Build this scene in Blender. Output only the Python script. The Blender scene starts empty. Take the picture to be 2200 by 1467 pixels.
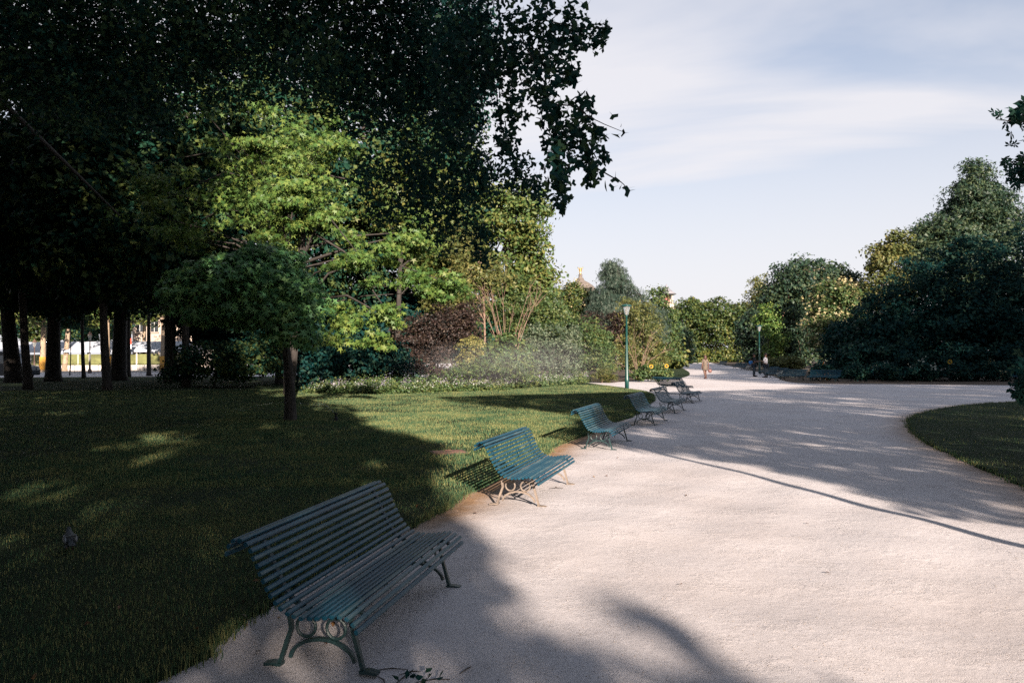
import bpy, bmesh, math
import numpy as np
from mathutils import Vector, Matrix

sc = bpy.context.scene
R = math.radians
# ------------------------------------------------------------------ camera
F = 1600.0; CAM_H = 1.68                       # focal length in photo pixels (2200 wide), eye height
pitch = math.atan(31.5 / F); roll = R(0.3)
fv = np.array([0, math.cos(pitch), math.sin(pitch)])
r0 = np.array([1.0, 0, 0]); u0 = np.cross(r0, fv)
rv = r0 * math.cos(roll) - u0 * math.sin(roll)
uv = u0 * math.cos(roll) + r0 * math.sin(roll)
cam = bpy.data.cameras.new('camera'); cam_o = bpy.data.objects.new('camera', cam)
sc.collection.objects.link(cam_o)
M = Matrix(((rv[0], uv[0], -fv[0], 0), (rv[1], uv[1], -fv[1], 0), (rv[2], uv[2], -fv[2], CAM_H), (0, 0, 0, 1)))
cam_o.matrix_world = M
cam.sensor_width = 36; cam.lens = F / 2200 * 36
cam.clip_start = 0.05; cam.clip_end = 3000
sc.camera = cam_o

# ------------------------------------------------------------------ light
SUN_AZ = R(16.5)          # the sun stands behind the camera, this far to its right
SUN_EL = R(19.0)
sS, cS, TE = math.sin(SUN_AZ), math.cos(SUN_AZ), math.tan(SUN_EL)
to_sun = Vector((sS * math.cos(SUN_EL), -cS * math.cos(SUN_EL), math.sin(SUN_EL)))
sun = bpy.data.lights.new('sun', 'SUN'); sun.energy = 5.0; sun.angle = R(0.53); sun.color = (1.0, 0.83, 0.70)
sun_o = bpy.data.objects.new('sun', sun); sc.collection.objects.link(sun_o)
sun_o.rotation_euler = to_sun.to_track_quat('Z', 'Y').to_euler()
sun_o.location = to_sun * 60
w = bpy.data.worlds.new('World'); sc.world = w; w.use_nodes = True
nt = w.node_tree; nt.nodes.clear()
N = nt.nodes.new; L = nt.links.new
wo = N('ShaderNodeOutputWorld'); bg = N('ShaderNodeBackground'); sky = N('ShaderNodeTexSky')
sky.sky_type = 'NISHITA'; sky.sun_disc = False; sky.sun_elevation = SUN_EL
sky.sun_rotation = math.atan2(to_sun.x, to_sun.y)
sky.air_density = 1.0; sky.dust_density = 1.0; sky.ozone_density = 3.0
bg.inputs['Strength'].default_value = 0.05
# thin veil of high cloud over the blue
tc = N('ShaderNodeTexCoord'); sep = N('ShaderNodeSeparateXYZ'); L(tc.outputs['Generated'], sep.inputs[0])
zz = N('ShaderNodeMath'); zz.operation = 'ADD'; zz.inputs[1].default_value = 0.12; L(sep.outputs['Z'], zz.inputs[0])
zm = N('ShaderNodeMath'); zm.operation = 'MAXIMUM'; zm.inputs[1].default_value = 0.05; L(zz.outputs[0], zm.inputs[0])
dv = N('ShaderNodeVectorMath'); dv.operation = 'DIVIDE'; L(tc.outputs['Generated'], dv.inputs[0])
cb = N('ShaderNodeCombineXYZ'); L(zm.outputs[0], cb.inputs[0]); L(zm.outputs[0], cb.inputs[1]); cb.inputs[2].default_value = 1
L(cb.outputs[0], dv.inputs[1])
mp = N('ShaderNodeMapping'); mp.inputs['Scale'].default_value = (0.42, 0.9, 0.0); mp.inputs['Rotation'].default_value = (0, 0, 1.96)
mp.inputs['Location'].default_value = (10.32, 2.32, 0)
L(dv.outputs[0], mp.inputs[0])
nz = N('ShaderNodeTexNoise'); nz.inputs['Scale'].default_value = 1.0; nz.inputs['Detail'].default_value = 6; nz.inputs['Roughness'].default_value = 0.5
nz.inputs['Distortion'].default_value = 0.5
L(mp.outputs[0], nz.inputs['Vector'])
cr = N('ShaderNodeMapRange'); cr.inputs[1].default_value = 0.30; cr.inputs[2].default_value = 0.62; cr.inputs[3].default_value = 0.0; cr.inputs[4].default_value = 0.90
L(nz.outputs[0], cr.inputs[0])
hz = N('ShaderNodeMapRange'); hz.interpolation_type = 'SMOOTHSTEP'; hz.inputs[1].default_value = 0.0; hz.inputs[2].default_value = 0.62; hz.inputs[3].default_value = 0.97; hz.inputs[4].default_value = 0.0
L(sep.outputs['Z'], hz.inputs[0])
vm = N('ShaderNodeMath'); vm.operation = 'MAXIMUM'; L(cr.outputs[0], vm.inputs[0]); L(hz.outputs[0], vm.inputs[1])
mx = N('ShaderNodeMix'); mx.data_type = 'RGBA'; L(vm.outputs[0], mx.inputs['Factor'])
L(sky.outputs[0], mx.inputs['A']); mx.inputs['B'].default_value = (5.8, 5.65, 5.85, 1)
L(mx.outputs['Result'], bg.inputs['Color']); L(bg.outputs[0], wo.inputs[0])

sc.view_settings.view_transform = 'Standard'; sc.view_settings.look = 'None'
sc.view_settings.exposure = 1.65; sc.view_settings.gamma = 1
sc.render.engine = 'CYCLES'
sc.cycles.use_denoising = False
sc.cycles.max_bounces = 6; sc.cycles.diffuse_bounces = 1; sc.cycles.transparent_max_bounces = 8
sc.cycles.sample_clamp_indirect = 4.0

# ------------------------------------------------------------------ helpers
rng = np.random.default_rng(7)

def ray(px, py):
    return fv + rv * (px - 1100) / F + uv * (733.5 - py) / F
def G(px, py):                                  # photo pixel -> ground point
    d = ray(px, py); t = -CAM_H / d[2]
    return np.array([d[0] * t, d[1] * t])
def P(px, py, Y):                               # photo pixel at a distance -> point
    d = ray(px, py); t = Y / d[1]
    return np.array([d[0] * t, Y, CAM_H + d[2] * t])

def link(o):
    sc.collection.objects.link(o); return o
def tag(o, label=None, cat=None, group=None, kind=None):
    if label: o['label'] = label
    if cat: o['category'] = cat
    if group: o['group'] = group
    if kind: o['kind'] = kind
    return o
def empty(name, loc=(0, 0, 0), rz=0, label=None, cat=None, group=None):
    o = bpy.data.objects.new(name, None); o.empty_display_size = 0.2
    o.location = loc; o.rotation_euler = (0, 0, rz); link(o)
    return tag(o, label, cat, group)
def mesh_obj(name, me, mat, parent=None):
    o = bpy.data.objects.new(name, me); link(o)
    if mat is not None and not me.materials: me.materials.append(mat)
    if parent is not None: o.parent = parent
    return o
def copy_tree(o, parent=None):
    c = o.copy(); link(c); c.parent = parent
    for ch in list(o.children): copy_tree(ch, c)
    return c

class MB:
    def __init__(s): s.v = []; s.f = []
    def add(s, vs, fs):
        n = len(s.v); s.v += [tuple(map(float, v)) for v in vs]; s.f += [tuple(i + n for i in f) for f in fs]; return s
    def box(s, c, d, m=None):
        x, y, z = c; a, b, e = d[0] / 2, d[1] / 2, d[2] / 2
        vs = [(-a, -b, -e), (a, -b, -e), (a, b, -e), (-a, b, -e), (-a, -b, e), (a, -b, e), (a, b, e), (-a, b, e)]
        if m is not None: vs = [tuple(m @ Vector(v)) for v in vs]
        vs = [(v[0] + x, v[1] + y, v[2] + z) for v in vs]
        return s.add(vs, [(0, 3, 2, 1), (4, 5, 6, 7), (0, 1, 5, 4), (1, 2, 6, 5), (2, 3, 7, 6), (3, 0, 4, 7)])
    def tube(s, pts, rad, n=8, cap=True, flat=None):
        pts = np.array(pts, float); k = len(pts)
        rad = np.full(k, rad, float) if np.isscalar(rad) else np.array(rad, float)
        tg = np.gradient(pts, axis=0); tg /= np.linalg.norm(tg, axis=1)[:, None] + 1e-9
        ref = np.array([0.0, 0, 1]) if abs(tg[0][2]) < 0.9 else np.array([1.0, 0, 0])
        vs = []; a = np.cross(tg[0], ref); a /= np.linalg.norm(a)
        for i in range(k):
            a = a - tg[i] * (a @ tg[i]); a /= np.linalg.norm(a) + 1e-9
            b = np.cross(tg[i], a)
            for j in range(n):
                t = 2 * math.pi * j / n
                fa, fb = (1, 1) if flat is None else flat
                vs.append(pts[i] + rad[i] * (fa * math.cos(t) * a + fb * math.sin(t) * b))
        fs = [(i * n + j, i * n + (j + 1) % n, (i + 1) * n + (j + 1) % n, (i + 1) * n + j) for i in range(k - 1) for j in range(n)]
        if cap: fs += [tuple(range(n))[::-1], tuple((k - 1) * n + j for j in range(n))]
        return s.add(vs, fs)
    def lathe(s, prof, n=16, c=(0, 0, 0)):
        vs = [(c[0] + r * math.cos(2 * math.pi * j / n), c[1] + r * math.sin(2 * math.pi * j / n), c[2] + z) for r, z in prof for j in range(n)]
        k = len(prof)
        fs = [(i * n + j, i * n + (j + 1) % n, (i + 1) * n + (j + 1) % n, (i + 1) * n + j) for i in range(k - 1) for j in range(n)]
        fs += [tuple(range(n))[::-1], tuple((k - 1) * n + j for j in range(n))]
        return s.add(vs, fs)
    def strip(s, pts, wdt, thick, axis='y'):     # flat bar of width wdt (along y) following pts in xz
        pts = np.array(pts, float); tg = np.gradient(pts, axis=0); tg /= np.linalg.norm(tg, axis=1)[:, None]
        vs = []
        for p, t in zip(pts, tg):
            nrm = np.array([-t[2], 0, t[0]])
            for sy, sn in ((-1, -1), (1, -1), (1, 1), (-1, 1)):
                vs.append(p + np.array([0, sy * wdt / 2, 0]) + nrm * sn * thick / 2)
        k = len(pts)
        fs = [(i * 4 + j, i * 4 + (j + 1) % 4, (i + 1) * 4 + (j + 1) % 4, (i + 1) * 4 + j) for i in range(k - 1) for j in range(4)]
        fs += [(3, 2, 1, 0), tuple((k - 1) * 4 + j for j in range(4))]
        return s.add(vs, fs)
    def mesh(s, name, smooth=False):
        me = bpy.data.meshes.new(name); me.from_pydata(s.v, [], s.f)
        if smooth: me.polygons.foreach_set('use_smooth', [True] * len(me.polygons))
        me.update(); return me
    def build(s, name, mat, parent=None, smooth=False):
        return mesh_obj(name, s.mesh(name, smooth), mat, parent)

# ---- leaf cards -----------------------------------------------------------
def _star(k=5, inner=0.42):
    pts = []
    for i in range(k):
        a = math.pi / 2 + (i - (k - 1) / 2) * R(62)
        ln = (0.55, 0.72, 0.85, 0.72, 0.55)[i] if k == 5 else 0.7
        pts.append((ln * math.cos(a), ln * math.sin(a), -0.10))
        if i < k - 1:
            a2 = a + R(31); pts.append((inner * 0.62 * math.cos(a2), inner * 0.62 * math.sin(a2), 0.03))
    pts.append((0, -0.12, 0.0))
    return pts, [tuple(range(len(pts)))]
def _palm():
    v = []; f = []
    for i in range(5):
        a = math.pi / 2 + (i - 2) * R(58); ln = (0.75, 0.95, 1.05, 0.95, 0.75)[i]; wd = 0.2
        ca, sa = math.cos(a), math.sin(a); b = len(v)
        v += [(0, 0, 0), (ln * .6 * ca + wd * sa, ln * .6 * sa - wd * ca, -.06), (ln * ca, ln * sa, -.2), (ln * .6 * ca - wd * sa, ln * .6 * sa + wd * ca, -.06)]
        f.append((b, b + 1, b + 2, b + 3))
    return v, f
SHAPES = {
    'leaf': ([(0, -.5, 0), (.33, -.05, .10), (0, .55, -.04), (-.33, -.05, .10)], [(0, 1, 2), (0, 2, 3)]),
    'spray': ([(0, -.5, 0), (.16, .0, .05), (.34, .5, -.05), (.05, .28, .04), (-.30, .55, -.03), (-.15, .0, .06)], [(0, 1, 3, 5), (1, 2, 3), (5, 3, 4)]),
    'star': _star(),
    'palm': _palm(),
    'fan': ([(0, -.75, 0), (.03, -.1, 0), (.55, .28, -.08), (.33, .55, .02), (.05, .38, .06), (-.05, .38, .06), (-.33, .55, .02), (-.55, .28, -.08), (-.03, -.1, 0)],
            [(0, 1, 8), (1, 2, 3, 4, 5, 6, 7, 8)]),
    'needle': ([(0, -.5, 0), (.07, .1, .02), (0, .6, -.12), (-.07, .1, .02), (.4, .35, -.05), (.1, -.15, 0), (-.4, .35, -.05), (-.1, -.15, 0)],
               [(0, 1, 2, 3), (0, 5, 4), (0, 6, 7)]),
    'petal': ([(.5, 0, 0), (.15, .15, .05), (0, .5, 0), (-.15, .15, .05), (-.5, 0, 0), (-.15, -.15, .05), (0, -.5, 0), (.15, -.15, .05)], [tuple(range(8))]),
}
def unit(a):
    return a / (np.linalg.norm(a, axis=-1, keepdims=True) + 1e-9)
def leaf_mesh(name, C, Nn, S, shape='leaf', hang=0.0, g=rng, var=None):
    """C centres, Nn normals, S sizes -> one mesh of leaf-shaped faces with a random 'var' per leaf"""
    n = len(C); lv, lf = SHAPES[shape]; lv = np.array(lv); k = len(lv)
    Nn = unit(Nn)
    t = g.normal(size=(n, 3)); t[:, 2] -= hang * 2.0
    t = unit(t - Nn * np.sum(t * Nn, 1)[:, None]); b = np.cross(Nn, t)
    S = np.asarray(S).reshape(-1, 1, 1) if not np.isscalar(S) else S
    V = C[:, None, :] + S * (lv[None, :, 0:1] * b[:, None, :] + lv[None, :, 1:2] * t[:, None, :] + lv[None, :, 2:3] * Nn[:, None, :])
    me = bpy.data.meshes.new(name)
    cnt = np.array([len(f) for f in lf]); idx = np.concatenate([np.array(f) for f in lf])
    me.vertices.add(n * k); me.vertices.foreach_set('co', V.reshape(-1).astype(np.float32))
    I = (np.arange(n)[:, None] * k + idx[None, :]).reshape(-1)
    me.loops.add(len(I)); me.loops.foreach_set('vertex_index', I.astype(np.int32))
    tot = np.tile(cnt, n); st = np.concatenate([[0], np.cumsum(tot)[:-1]])
    me.polygons.add(len(tot)); me.polygons.foreach_set('loop_start', st.astype(np.int32))
    me.polygons.foreach_set('loop_total', tot.astype(np.int32))
    v = g.random(n) if var is None else var
    at = me.attributes.new('var', 'FLOAT', 'FACE'); at.data.foreach_set('value', np.repeat(v, len(lf)).astype(np.float32))
    me.update(calc_edges=True)
    return me

# ---- sun view: which leaves would shade the ground the photo shows sunlit ----
def sunview(p):
    p = np.atleast_2d(p); u = p[:, 0] * cS + p[:, 1] * sS; ww = -p[:, 0] * sS + p[:, 1] * cS
    return u, p[:, 2] + (ww + 12) * TE
_gl = np.array([(3.2, 3.0), (2.65, 5.0), (2.35, 5.22), (1.95, 5.38), (1.3, 5.6), (1.3, 5.85), (1.75, 6.3), (1.80, 6.9), (1.5, 7.4), (2.1, 8.3), (2.6, 8.84), (2.1, 9.65),
                (1.5, 10.5), (1.0, 11.6), (0.1, 13.5), (-0.9, 16.5), (-2.4, 19), (-3.6, 22), (-3.6, 26), (-1.5, 30), (3, 42)])
_gr = np.array([(7.0, 3.0), (6.85, 6.05), (6.45, 6.35), (6.8, 6.9), (6.6, 7.5), (5.95, 8.6), (5.5, 9.4), (6.6, 9.9), (7.3, 11), (7.2, 11.8), (6.1, 13.2),
                (5.4, 14.0), (8.0, 14.5), (24.0, 14.9), (27.0, 15.5), (29, 20), (31, 23), (40, 25), (90, 27), (200, 60)])
def in_gap(p, m=0.0):
    u, v = sunview(p)
    lobe = ((u - 2.1) / .22) ** 2 + ((v - 5.62) / .13) ** 2 < 1
    return ~lobe & (u > np.interp(v, _gl[:, 1], _gl[:, 0]) - m) & (u < np.interp(v, _gr[:, 1], _gr[:, 0]) + m)

# ---- crowns -------------------------------------------------------------------
def crown_points(blobs, clumps, per, cr, flat=0.55, shell=0.45, up=0.5, jit=0.7, g=rng, spread=1.0):
    bl = np.array([b[:6] for b in blobs], float)
    wt = (bl[:, 3] * bl[:, 4] + bl[:, 4] * bl[:, 5] + bl[:, 3] * bl[:, 5]); wt /= wt.sum()
    k = g.choice(len(bl), clumps, p=wt)
    d = unit(g.normal(size=(clumps, 3)))
    rr = g.random(clumps) ** shell
    ctr = bl[k, :3] + d * bl[k, 3:6] * rr[:, None]
    crs = cr * (0.6 + 0.8 * g.random(clumps))
    n = clumps * per
    kk = np.repeat(np.arange(clumps), per)
    off = unit(g.normal(size=(n, 3))) * (g.random(n)[:, None] ** 0.45)
    off[:, 2] *= flat
    # drooping clumps lean outward and down a little
    C = ctr[kk] + off * crs[kk][:, None] * spread
    C[:, 2] -= 0.25 * crs[kk] * (off[:, 0] * d[kk, 0] + off[:, 1] * d[kk, 1])
    out = d[kk]
    nn = out * 0.55 + off * 0.6 + np.array([0, 0, up]) + g.normal(size=(n, 3)) * jit
    return C, nn, ctr, kk

def limbs(mb, base, top, r, ends, g=rng, n=7):
    """trunk with a slight sway from base to top, then limbs from it to the given points"""
    base = np.array(base, float); top = np.array(top, float); H = top - base
    ts = np.linspace(0, 1, 7); sway = g.normal(size=3) * 0.012 * np.linalg.norm(H); sway[2] = 0
    path = [base + H * t + sway * math.sin(math.pi * t) for t in ts]
    rad = [r * (1.35 if t == 0 else 1.0 - 0.55 * t) for t in ts]
    path.insert(1, base + H * 0.04); rad.insert(1, r * 1.05)
    mb.tube(path, rad, n)
    for e in ends:
        e = np.array(e, float); t = 0.45 + 0.5 * g.random(); s = base + H * t + sway * math.sin(math.pi * t)
        mid = s * 0.5 + e * 0.5 + np.array([0, 0, 0.12]) * np.linalg.norm(e - s) + g.normal(size=3) * 0.05 * np.linalg.norm(e - s)
        rr = r * (0.20 + 0.25 * g.random())
        mb.tube([s, s * .7 + mid * .3, mid, mid * .4 + e * .6, e], [rr, rr * .85, rr * .6, rr * .4, rr * .15], 5, cap=False)

def plant(name, label, cat, base, blobs, mat, bark, clumps=120, per=60, cr=0.8, size=0.25, shape='leaf', r=0.2, nl=10, top=0.7,
          group=None, flat=0.55, shell=0.45, up=0.5, jit=0.7, hang=0.0, gapfree=False, parts=('trunk', 'crown'), seed=0, flowers=None, lean=(0, 0), lt=.25):
    """blobs are given in world space; everything is stored relative to the root at the base"""
    g = np.random.default_rng(seed + 11)
    base = np.array([base[0], base[1], 0.0])
    root = empty(name, base, 0, label, cat, group)
    bl = np.array([list(b[:6]) for b in blobs], float); bl[:, :3] -= base
    C, nn, ctr, kk = crown_points(bl, clumps, per, cr, flat, shell, up, jit, g)
    if gapfree:
        bad = in_gap(C + base, 0.0); C, nn = C[~bad], nn[~bad]; ctr = ctr[~in_gap(ctr + base)]
    lo = C[:, 2] < 0.03
    C, nn = C[~lo], nn[~lo]
    S = size * (0.65 + 0.7 * g.random(len(C)))
    mesh_obj(parts[1], leaf_mesh(parts[1], C, nn, S, shape, hang, g), mat, root)
    zt = (bl[:, 2] + bl[:, 5]).max(); cx, cy = np.average(bl[:, 0], weights=bl[:, 5]), np.average(bl[:, 1], weights=bl[:, 5])
    ends = ctr[g.choice(len(ctr), min(nl, len(ctr)), replace=False)] if nl and len(ctr) else []
    mb = MB(); limbs(mb, (0, 0, -0.05), (cx * lt + lean[0], cy * lt + lean[1], zt * top), r, ends, g)
    mb.build(parts[0], bark, root, True)
    if flowers:
        fm, cnt, fs, frac = flowers
        out = unit(ctr - np.array([cx, cy, zt * .4])); sel = g.choice(len(ctr), min(cnt, len(ctr)), replace=False)
        FC = (ctr[sel] + out[sel] * cr * 0.55)
        k2 = np.repeat(np.arange(len(FC)), 14)
        FC = FC[k2] + g.normal(size=(len(k2), 3)) * cr * frac
        mesh_obj('blossom', leaf_mesh('blossom', FC, out[sel][k2] + g.normal(size=(len(k2), 3)) * .6, fs * (.6 + .8 * g.random(len(FC))), 'petal', 0, g), fm, root)
    return root

# ------------------------------------------------------------------ materials
def new_mat(name):
    m = bpy.data.materials.new(name); m.use_nodes = True; nt = m.node_tree
    return m, nt, nt.nodes['Principled BSDF'], nt.nodes.new, nt.links.new
def ramp(nt, stops, fac):
    r = nt.nodes.new('ShaderNodeValToRGB'); el = r.color_ramp.elements
    while len(el) < len(stops): el.new(0.5)
    for e, (p, c) in zip(el, stops): e.position = p; e.color = (*c, 1)
    nt.links.new(fac, r.inputs[0]); return r.outputs[0]
def noise_out(nt, scale, detail=4, rough=0.6, coord='Object', stretch=None):
    t = nt.nodes.new('ShaderNodeTexCoord'); n = nt.nodes.new('ShaderNodeTexNoise')
    n.inputs['Scale'].default_value = scale; n.inputs['Detail'].default_value = detail; n.inputs['Roughness'].default_value = rough
    if stretch:
        m = nt.nodes.new('ShaderNodeMapping'); m.inputs['Scale'].default_value = stretch
        nt.links.new(t.outputs[coord], m.inputs[0]); nt.links.new(m.outputs[0], n.inputs['Vector'])
    else: nt.links.new(t.outputs[coord], n.inputs['Vector'])
    return n.outputs[0]
def bump(nt, bs, h, strength=0.4, dist=0.02):
    b = nt.nodes.new('ShaderNodeBump'); b.inputs['Strength'].default_value = strength; b.inputs['Distance'].default_value = dist
    nt.links.new(h, b.inputs['Height']); nt.links.new(b.outputs[0], bs.inputs['Normal']); return b
def leaf_mat(name, cols, rough=0.5, trans=0.28, spec=0.3, large=0.35):
    """cols: three base colours; a leaf picks one by its own random value, shifted by slow variation through the crown"""
    m, nt, bs, Nn, Ln = new_mat(name)
    a = Nn('ShaderNodeAttribute'); a.attribute_name = 'var'
    nz = noise_out(nt, large, 2)
    mm = Nn('ShaderNodeMath'); mm.operation = 'MULTIPLY_ADD'; Ln(nz, mm.inputs[0]); mm.inputs[1].default_value = 1.2; mm.inputs[2].default_value = -0.6
    ad = Nn('ShaderNodeMath'); ad.operation = 'ADD'; ad.use_clamp = True; Ln(a.outputs['Fac'], ad.inputs[0]); Ln(mm.outputs[0], ad.inputs[1])
    col = ramp(nt, [(0.0, cols[0]), (0.5, cols[1]), (1.0, cols[2])], ad.outputs[0])
    Ln(col, bs.inputs['Base Color']); bs.inputs['Roughness'].default_value = rough
    bs.inputs['Specular IOR Level'].default_value = spec
    tr = Nn('ShaderNodeBsdfTranslucent'); Ln(col, tr.inputs[0])
    mixs = Nn('ShaderNodeMixShader'); mixs.inputs[0].default_value = trans
    Ln(bs.outputs[0], mixs.inputs[1]); Ln(tr.outputs[0], mixs.inputs[2]); Ln(mixs.outputs[0], nt.nodes['Material Output'].inputs[0])
    return m
def plain(name, col, rough=0.6, metal=0.0, var=0.25, scale=6.0, bmp=0.0, spec=0.4, stretch=None):
    m, nt, bs, Nn, Ln = new_mat(name)
    f = noise_out(nt, scale, 5, 0.65, stretch=stretch); c = np.array(col)
    Ln(ramp(nt, [(0.3, tuple(c * (1 - var))), (0.7, tuple(np.minimum(1, c * (1 + var))))], f), bs.inputs['Base Color'])
    bs.inputs['Roughness'].default_value = rough; bs.inputs['Metallic'].default_value = metal; bs.inputs['Specular IOR Level'].default_value = spec
    if bmp: bump(nt, bs, f, bmp)
    return m
MT = {}
MT['bark'] = plain('bark_dark', (0.034, 0.030, 0.027), 0.9, var=.5, scale=9, bmp=.8, stretch=(1, 1, .25))
MT['bark_pale'] = plain('bark_plane', (0.26, 0.20, 0.14), 0.85, var=.45, scale=5, bmp=.5)
MT['twig'] = plain('twig_tan', (0.17, 0.115, 0.085), 0.8, var=.3, scale=9)
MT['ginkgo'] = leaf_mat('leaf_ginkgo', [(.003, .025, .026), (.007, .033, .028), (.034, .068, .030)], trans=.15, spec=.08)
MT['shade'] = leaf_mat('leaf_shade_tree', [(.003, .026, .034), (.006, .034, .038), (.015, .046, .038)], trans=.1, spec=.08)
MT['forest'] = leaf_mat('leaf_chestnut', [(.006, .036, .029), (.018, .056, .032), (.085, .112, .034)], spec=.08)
MT['amber'] = leaf_mat('leaf_sweetgum', [(.045, .105, .028), (.085, .155, .034), (.150, .195, .044)])
MT['maple'] = leaf_mat('leaf_maple', [(.045, .135, .056), (.075, .185, .066), (.130, .225, .064)])
MT['red'] = leaf_mat('leaf_purple', [(.018, .018, .016), (.040, .024, .022), (.070, .052, .034)])
MT['yellow'] = leaf_mat('leaf_yellow', [(.090, .110, .030), (.170, .165, .050), (.260, .235, .080)])
MT['tall'] = leaf_mat('leaf_lit_tree', [(.036, .082, .024), (.075, .118, .030), (.150, .150, .040)])
MT['shrub'] = leaf_mat('leaf_shrub', [(.035, .075, .026), (.060, .105, .035), (.120, .140, .042)], large=.8)
MT['silver'] = leaf_mat('leaf_silver', [(.045, .080, .048), (.085, .120, .072), (.150, .175, .115)])
MT['cedar'] = leaf_mat('needle_cedar', [(.030, .062, .046), (.055, .090, .066), (.100, .130, .098)])
MT['hedge'] = leaf_mat('leaf_hedge', [(.028, .060, .020), (.055, .085, .022), (.120, .125, .028)], large=.12)
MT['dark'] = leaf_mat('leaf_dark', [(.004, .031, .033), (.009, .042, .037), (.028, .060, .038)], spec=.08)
MT['conic'] = leaf_mat('leaf_conical', [(.016, .042, .030), (.030, .062, .034), (.062, .086, .036)], large=.25)
MT['olive'] = leaf_mat('leaf_olive', [(.055, .080, .026), (.095, .112, .034), (.165, .150, .046)])
MT['cream'] = leaf_mat('blossom_cream', [(.24, .215, .10), (.36, .315, .16), (.46, .40, .24)])
MT['white_fl'] = leaf_mat('blossom_white', [(.30, .34, .28), (.42, .45, .40), (.52, .54, .50)])
MT['orange_fl'] = leaf_mat('blossom_orange', [(.50, .16, .02), (.62, .24, .03), (.70, .36, .05)])
MT['sun_fl'] = leaf_mat('petal_yellow', [(.42, .27, .02), (.50, .33, .03), (.55, .38, .05)])
MT['lav'] = leaf_mat('blossom_mauve', [(.20, .17, .26), (.32, .28, .38), (.45, .42, .48)])
MT['grassblade'] = leaf_mat('grass_blade', [(.028, .082, .048), (.085, .140, .062), (.265, .255, .105)], rough=.55, trans=.3, large=.9, spec=.08)

def sand_material():
    m, nt, bs, Nn, Ln = new_mat('sand_path')
    big = noise_out(nt, 0.35, 5, 0.6); fine = noise_out(nt, 38, 6, 0.75); mid = noise_out(nt, 5.5, 5, 0.65)
    base = ramp(nt, [(0.28, (.45, .42, .415)), (0.55, (.515, .497, .505)), (0.8, (.56, .55, .565))], big)
    g1 = ramp(nt, [(0.25, (.72, .70, .68)), (0.5, (.97, .97, .97)), (0.75, (1.12, 1.1, 1.08))], fine)
    mul = Nn('ShaderNodeMix'); mul.data_type = 'RGBA'; mul.blend_type = 'MULTIPLY'; mul.inputs['Factor'].default_value = 0.75
    Ln(base, mul.inputs['A']); Ln(g1, mul.inputs['B'])
    # damp ochre ground along the lawn edge, from the sprinklers ('damp' is stored per vertex)
    a = Nn('ShaderNodeAttribute'); a.attribute_name = 'damp'
    dn = Nn('ShaderNodeMath'); dn.operation = 'MULTIPLY_ADD'; Ln(mid, dn.inputs[0]); dn.inputs[1].default_value = 0.9; dn.inputs[2].default_value = -0.45
    ds = Nn('ShaderNodeMath'); ds.operation = 'ADD'; ds.use_clamp = True; Ln(a.outputs['Fac'], ds.inputs[0]); Ln(dn.outputs[0], ds.inputs[1])
    dm = Nn('ShaderNodeMath'); dm.operation = 'MULTIPLY'; dm.use_clamp = True; Ln(ds.outputs[0], dm.inputs[0]); Ln(a.outputs['Fac'], dm.inputs[1])
    wet = Nn('ShaderNodeMix'); wet.data_type = 'RGBA'; Ln(dm.outputs[0], wet.inputs['Factor']); Ln(mul.outputs['Result'], wet.inputs['A'])
    wet.inputs['B'].default_value = (.26, .165, .095, 1)
    Ln(wet.outputs['Result'], bs.inputs['Base Color'])
    bs.inputs['Roughness'].default_value = 0.9; bs.inputs['Specular IOR Level'].default_value = 0.15
    # grit, small creases and shallow prints
    cz = noise_out(nt, 7.0, 8, .72); ab = Nn('ShaderNodeMath'); ab.operation = 'SUBTRACT'; Ln(cz, ab.inputs[0]); ab.inputs[1].default_value = .5
    ab2 = Nn('ShaderNodeMath'); ab2.operation = 'ABSOLUTE'; Ln(ab.outputs[0], ab2.inputs[0])
    cre = Nn('ShaderNodeMapRange'); cre.inputs[1].default_value = .0; cre.inputs[2].default_value = .05; Ln(ab2.outputs[0], cre.inputs[0])
    mk = Nn('ShaderNodeMapRange'); mk.inputs[1].default_value = .48; mk.inputs[2].default_value = .66; Ln(noise_out(nt, 2.3, 3, .6), mk.inputs[0])
    cm = Nn('ShaderNodeMath'); cm.operation = 'MULTIPLY'; Ln(cre.outputs[0], cm.inputs[0]); Ln(mk.outputs[0], cm.inputs[1])
    grit = noise_out(nt, 120, 5, .8)
    h1 = Nn('ShaderNodeMath'); h1.operation = 'MULTIPLY_ADD'; Ln(cm.outputs[0], h1.inputs[0]); h1.inputs[1].default_value = .55; Ln(mid, h1.inputs[2])
    h2 = Nn('ShaderNodeMath'); h2.operation = 'MULTIPLY_ADD'; Ln(grit, h2.inputs[0]); h2.inputs[1].default_value = .5; Ln(h1.outputs[0], h2.inputs[2])
    bump(nt, bs, h2.outputs[0], 0.55, 0.018)
    return m
MT['sand'] = sand_material()
def grass_ground():
    m, nt, bs, Nn, Ln = new_mat('lawn_turf')
    a = noise_out(nt, 0.5, 4); b = noise_out(nt, 60, 4, .8, stretch=(1, .45, 1))
    c1 = ramp(nt, [(0.3, (.016, .036, .020)), (0.5, (.026, .046, .024)), (0.72, (.055, .062, .032))], a)
    c2 = ramp(nt, [(0.3, (.55, .6, .5)), (0.7, (1.25, 1.2, 1.1))], b)
    mul = Nn('ShaderNodeMix'); mul.data_type = 'RGBA'; mul.blend_type = 'MULTIPLY'; mul.inputs['Factor'].default_value = 1
    Ln(c1, mul.inputs['A']); Ln(c2, mul.inputs['B']); Ln(mul.outputs['Result'], bs.inputs['Base Color'])
    bs.inputs['Roughness'].default_value = .95; bs.inputs['Specular IOR Level'].default_value = .1
    bump(nt, bs, b, 1.0, .05); return m
MT['turf'] = grass_ground()
MT['soil'] = plain('bed_soil', (.055, .040, .028), .95, var=.4, scale=3, bmp=.6)
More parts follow.
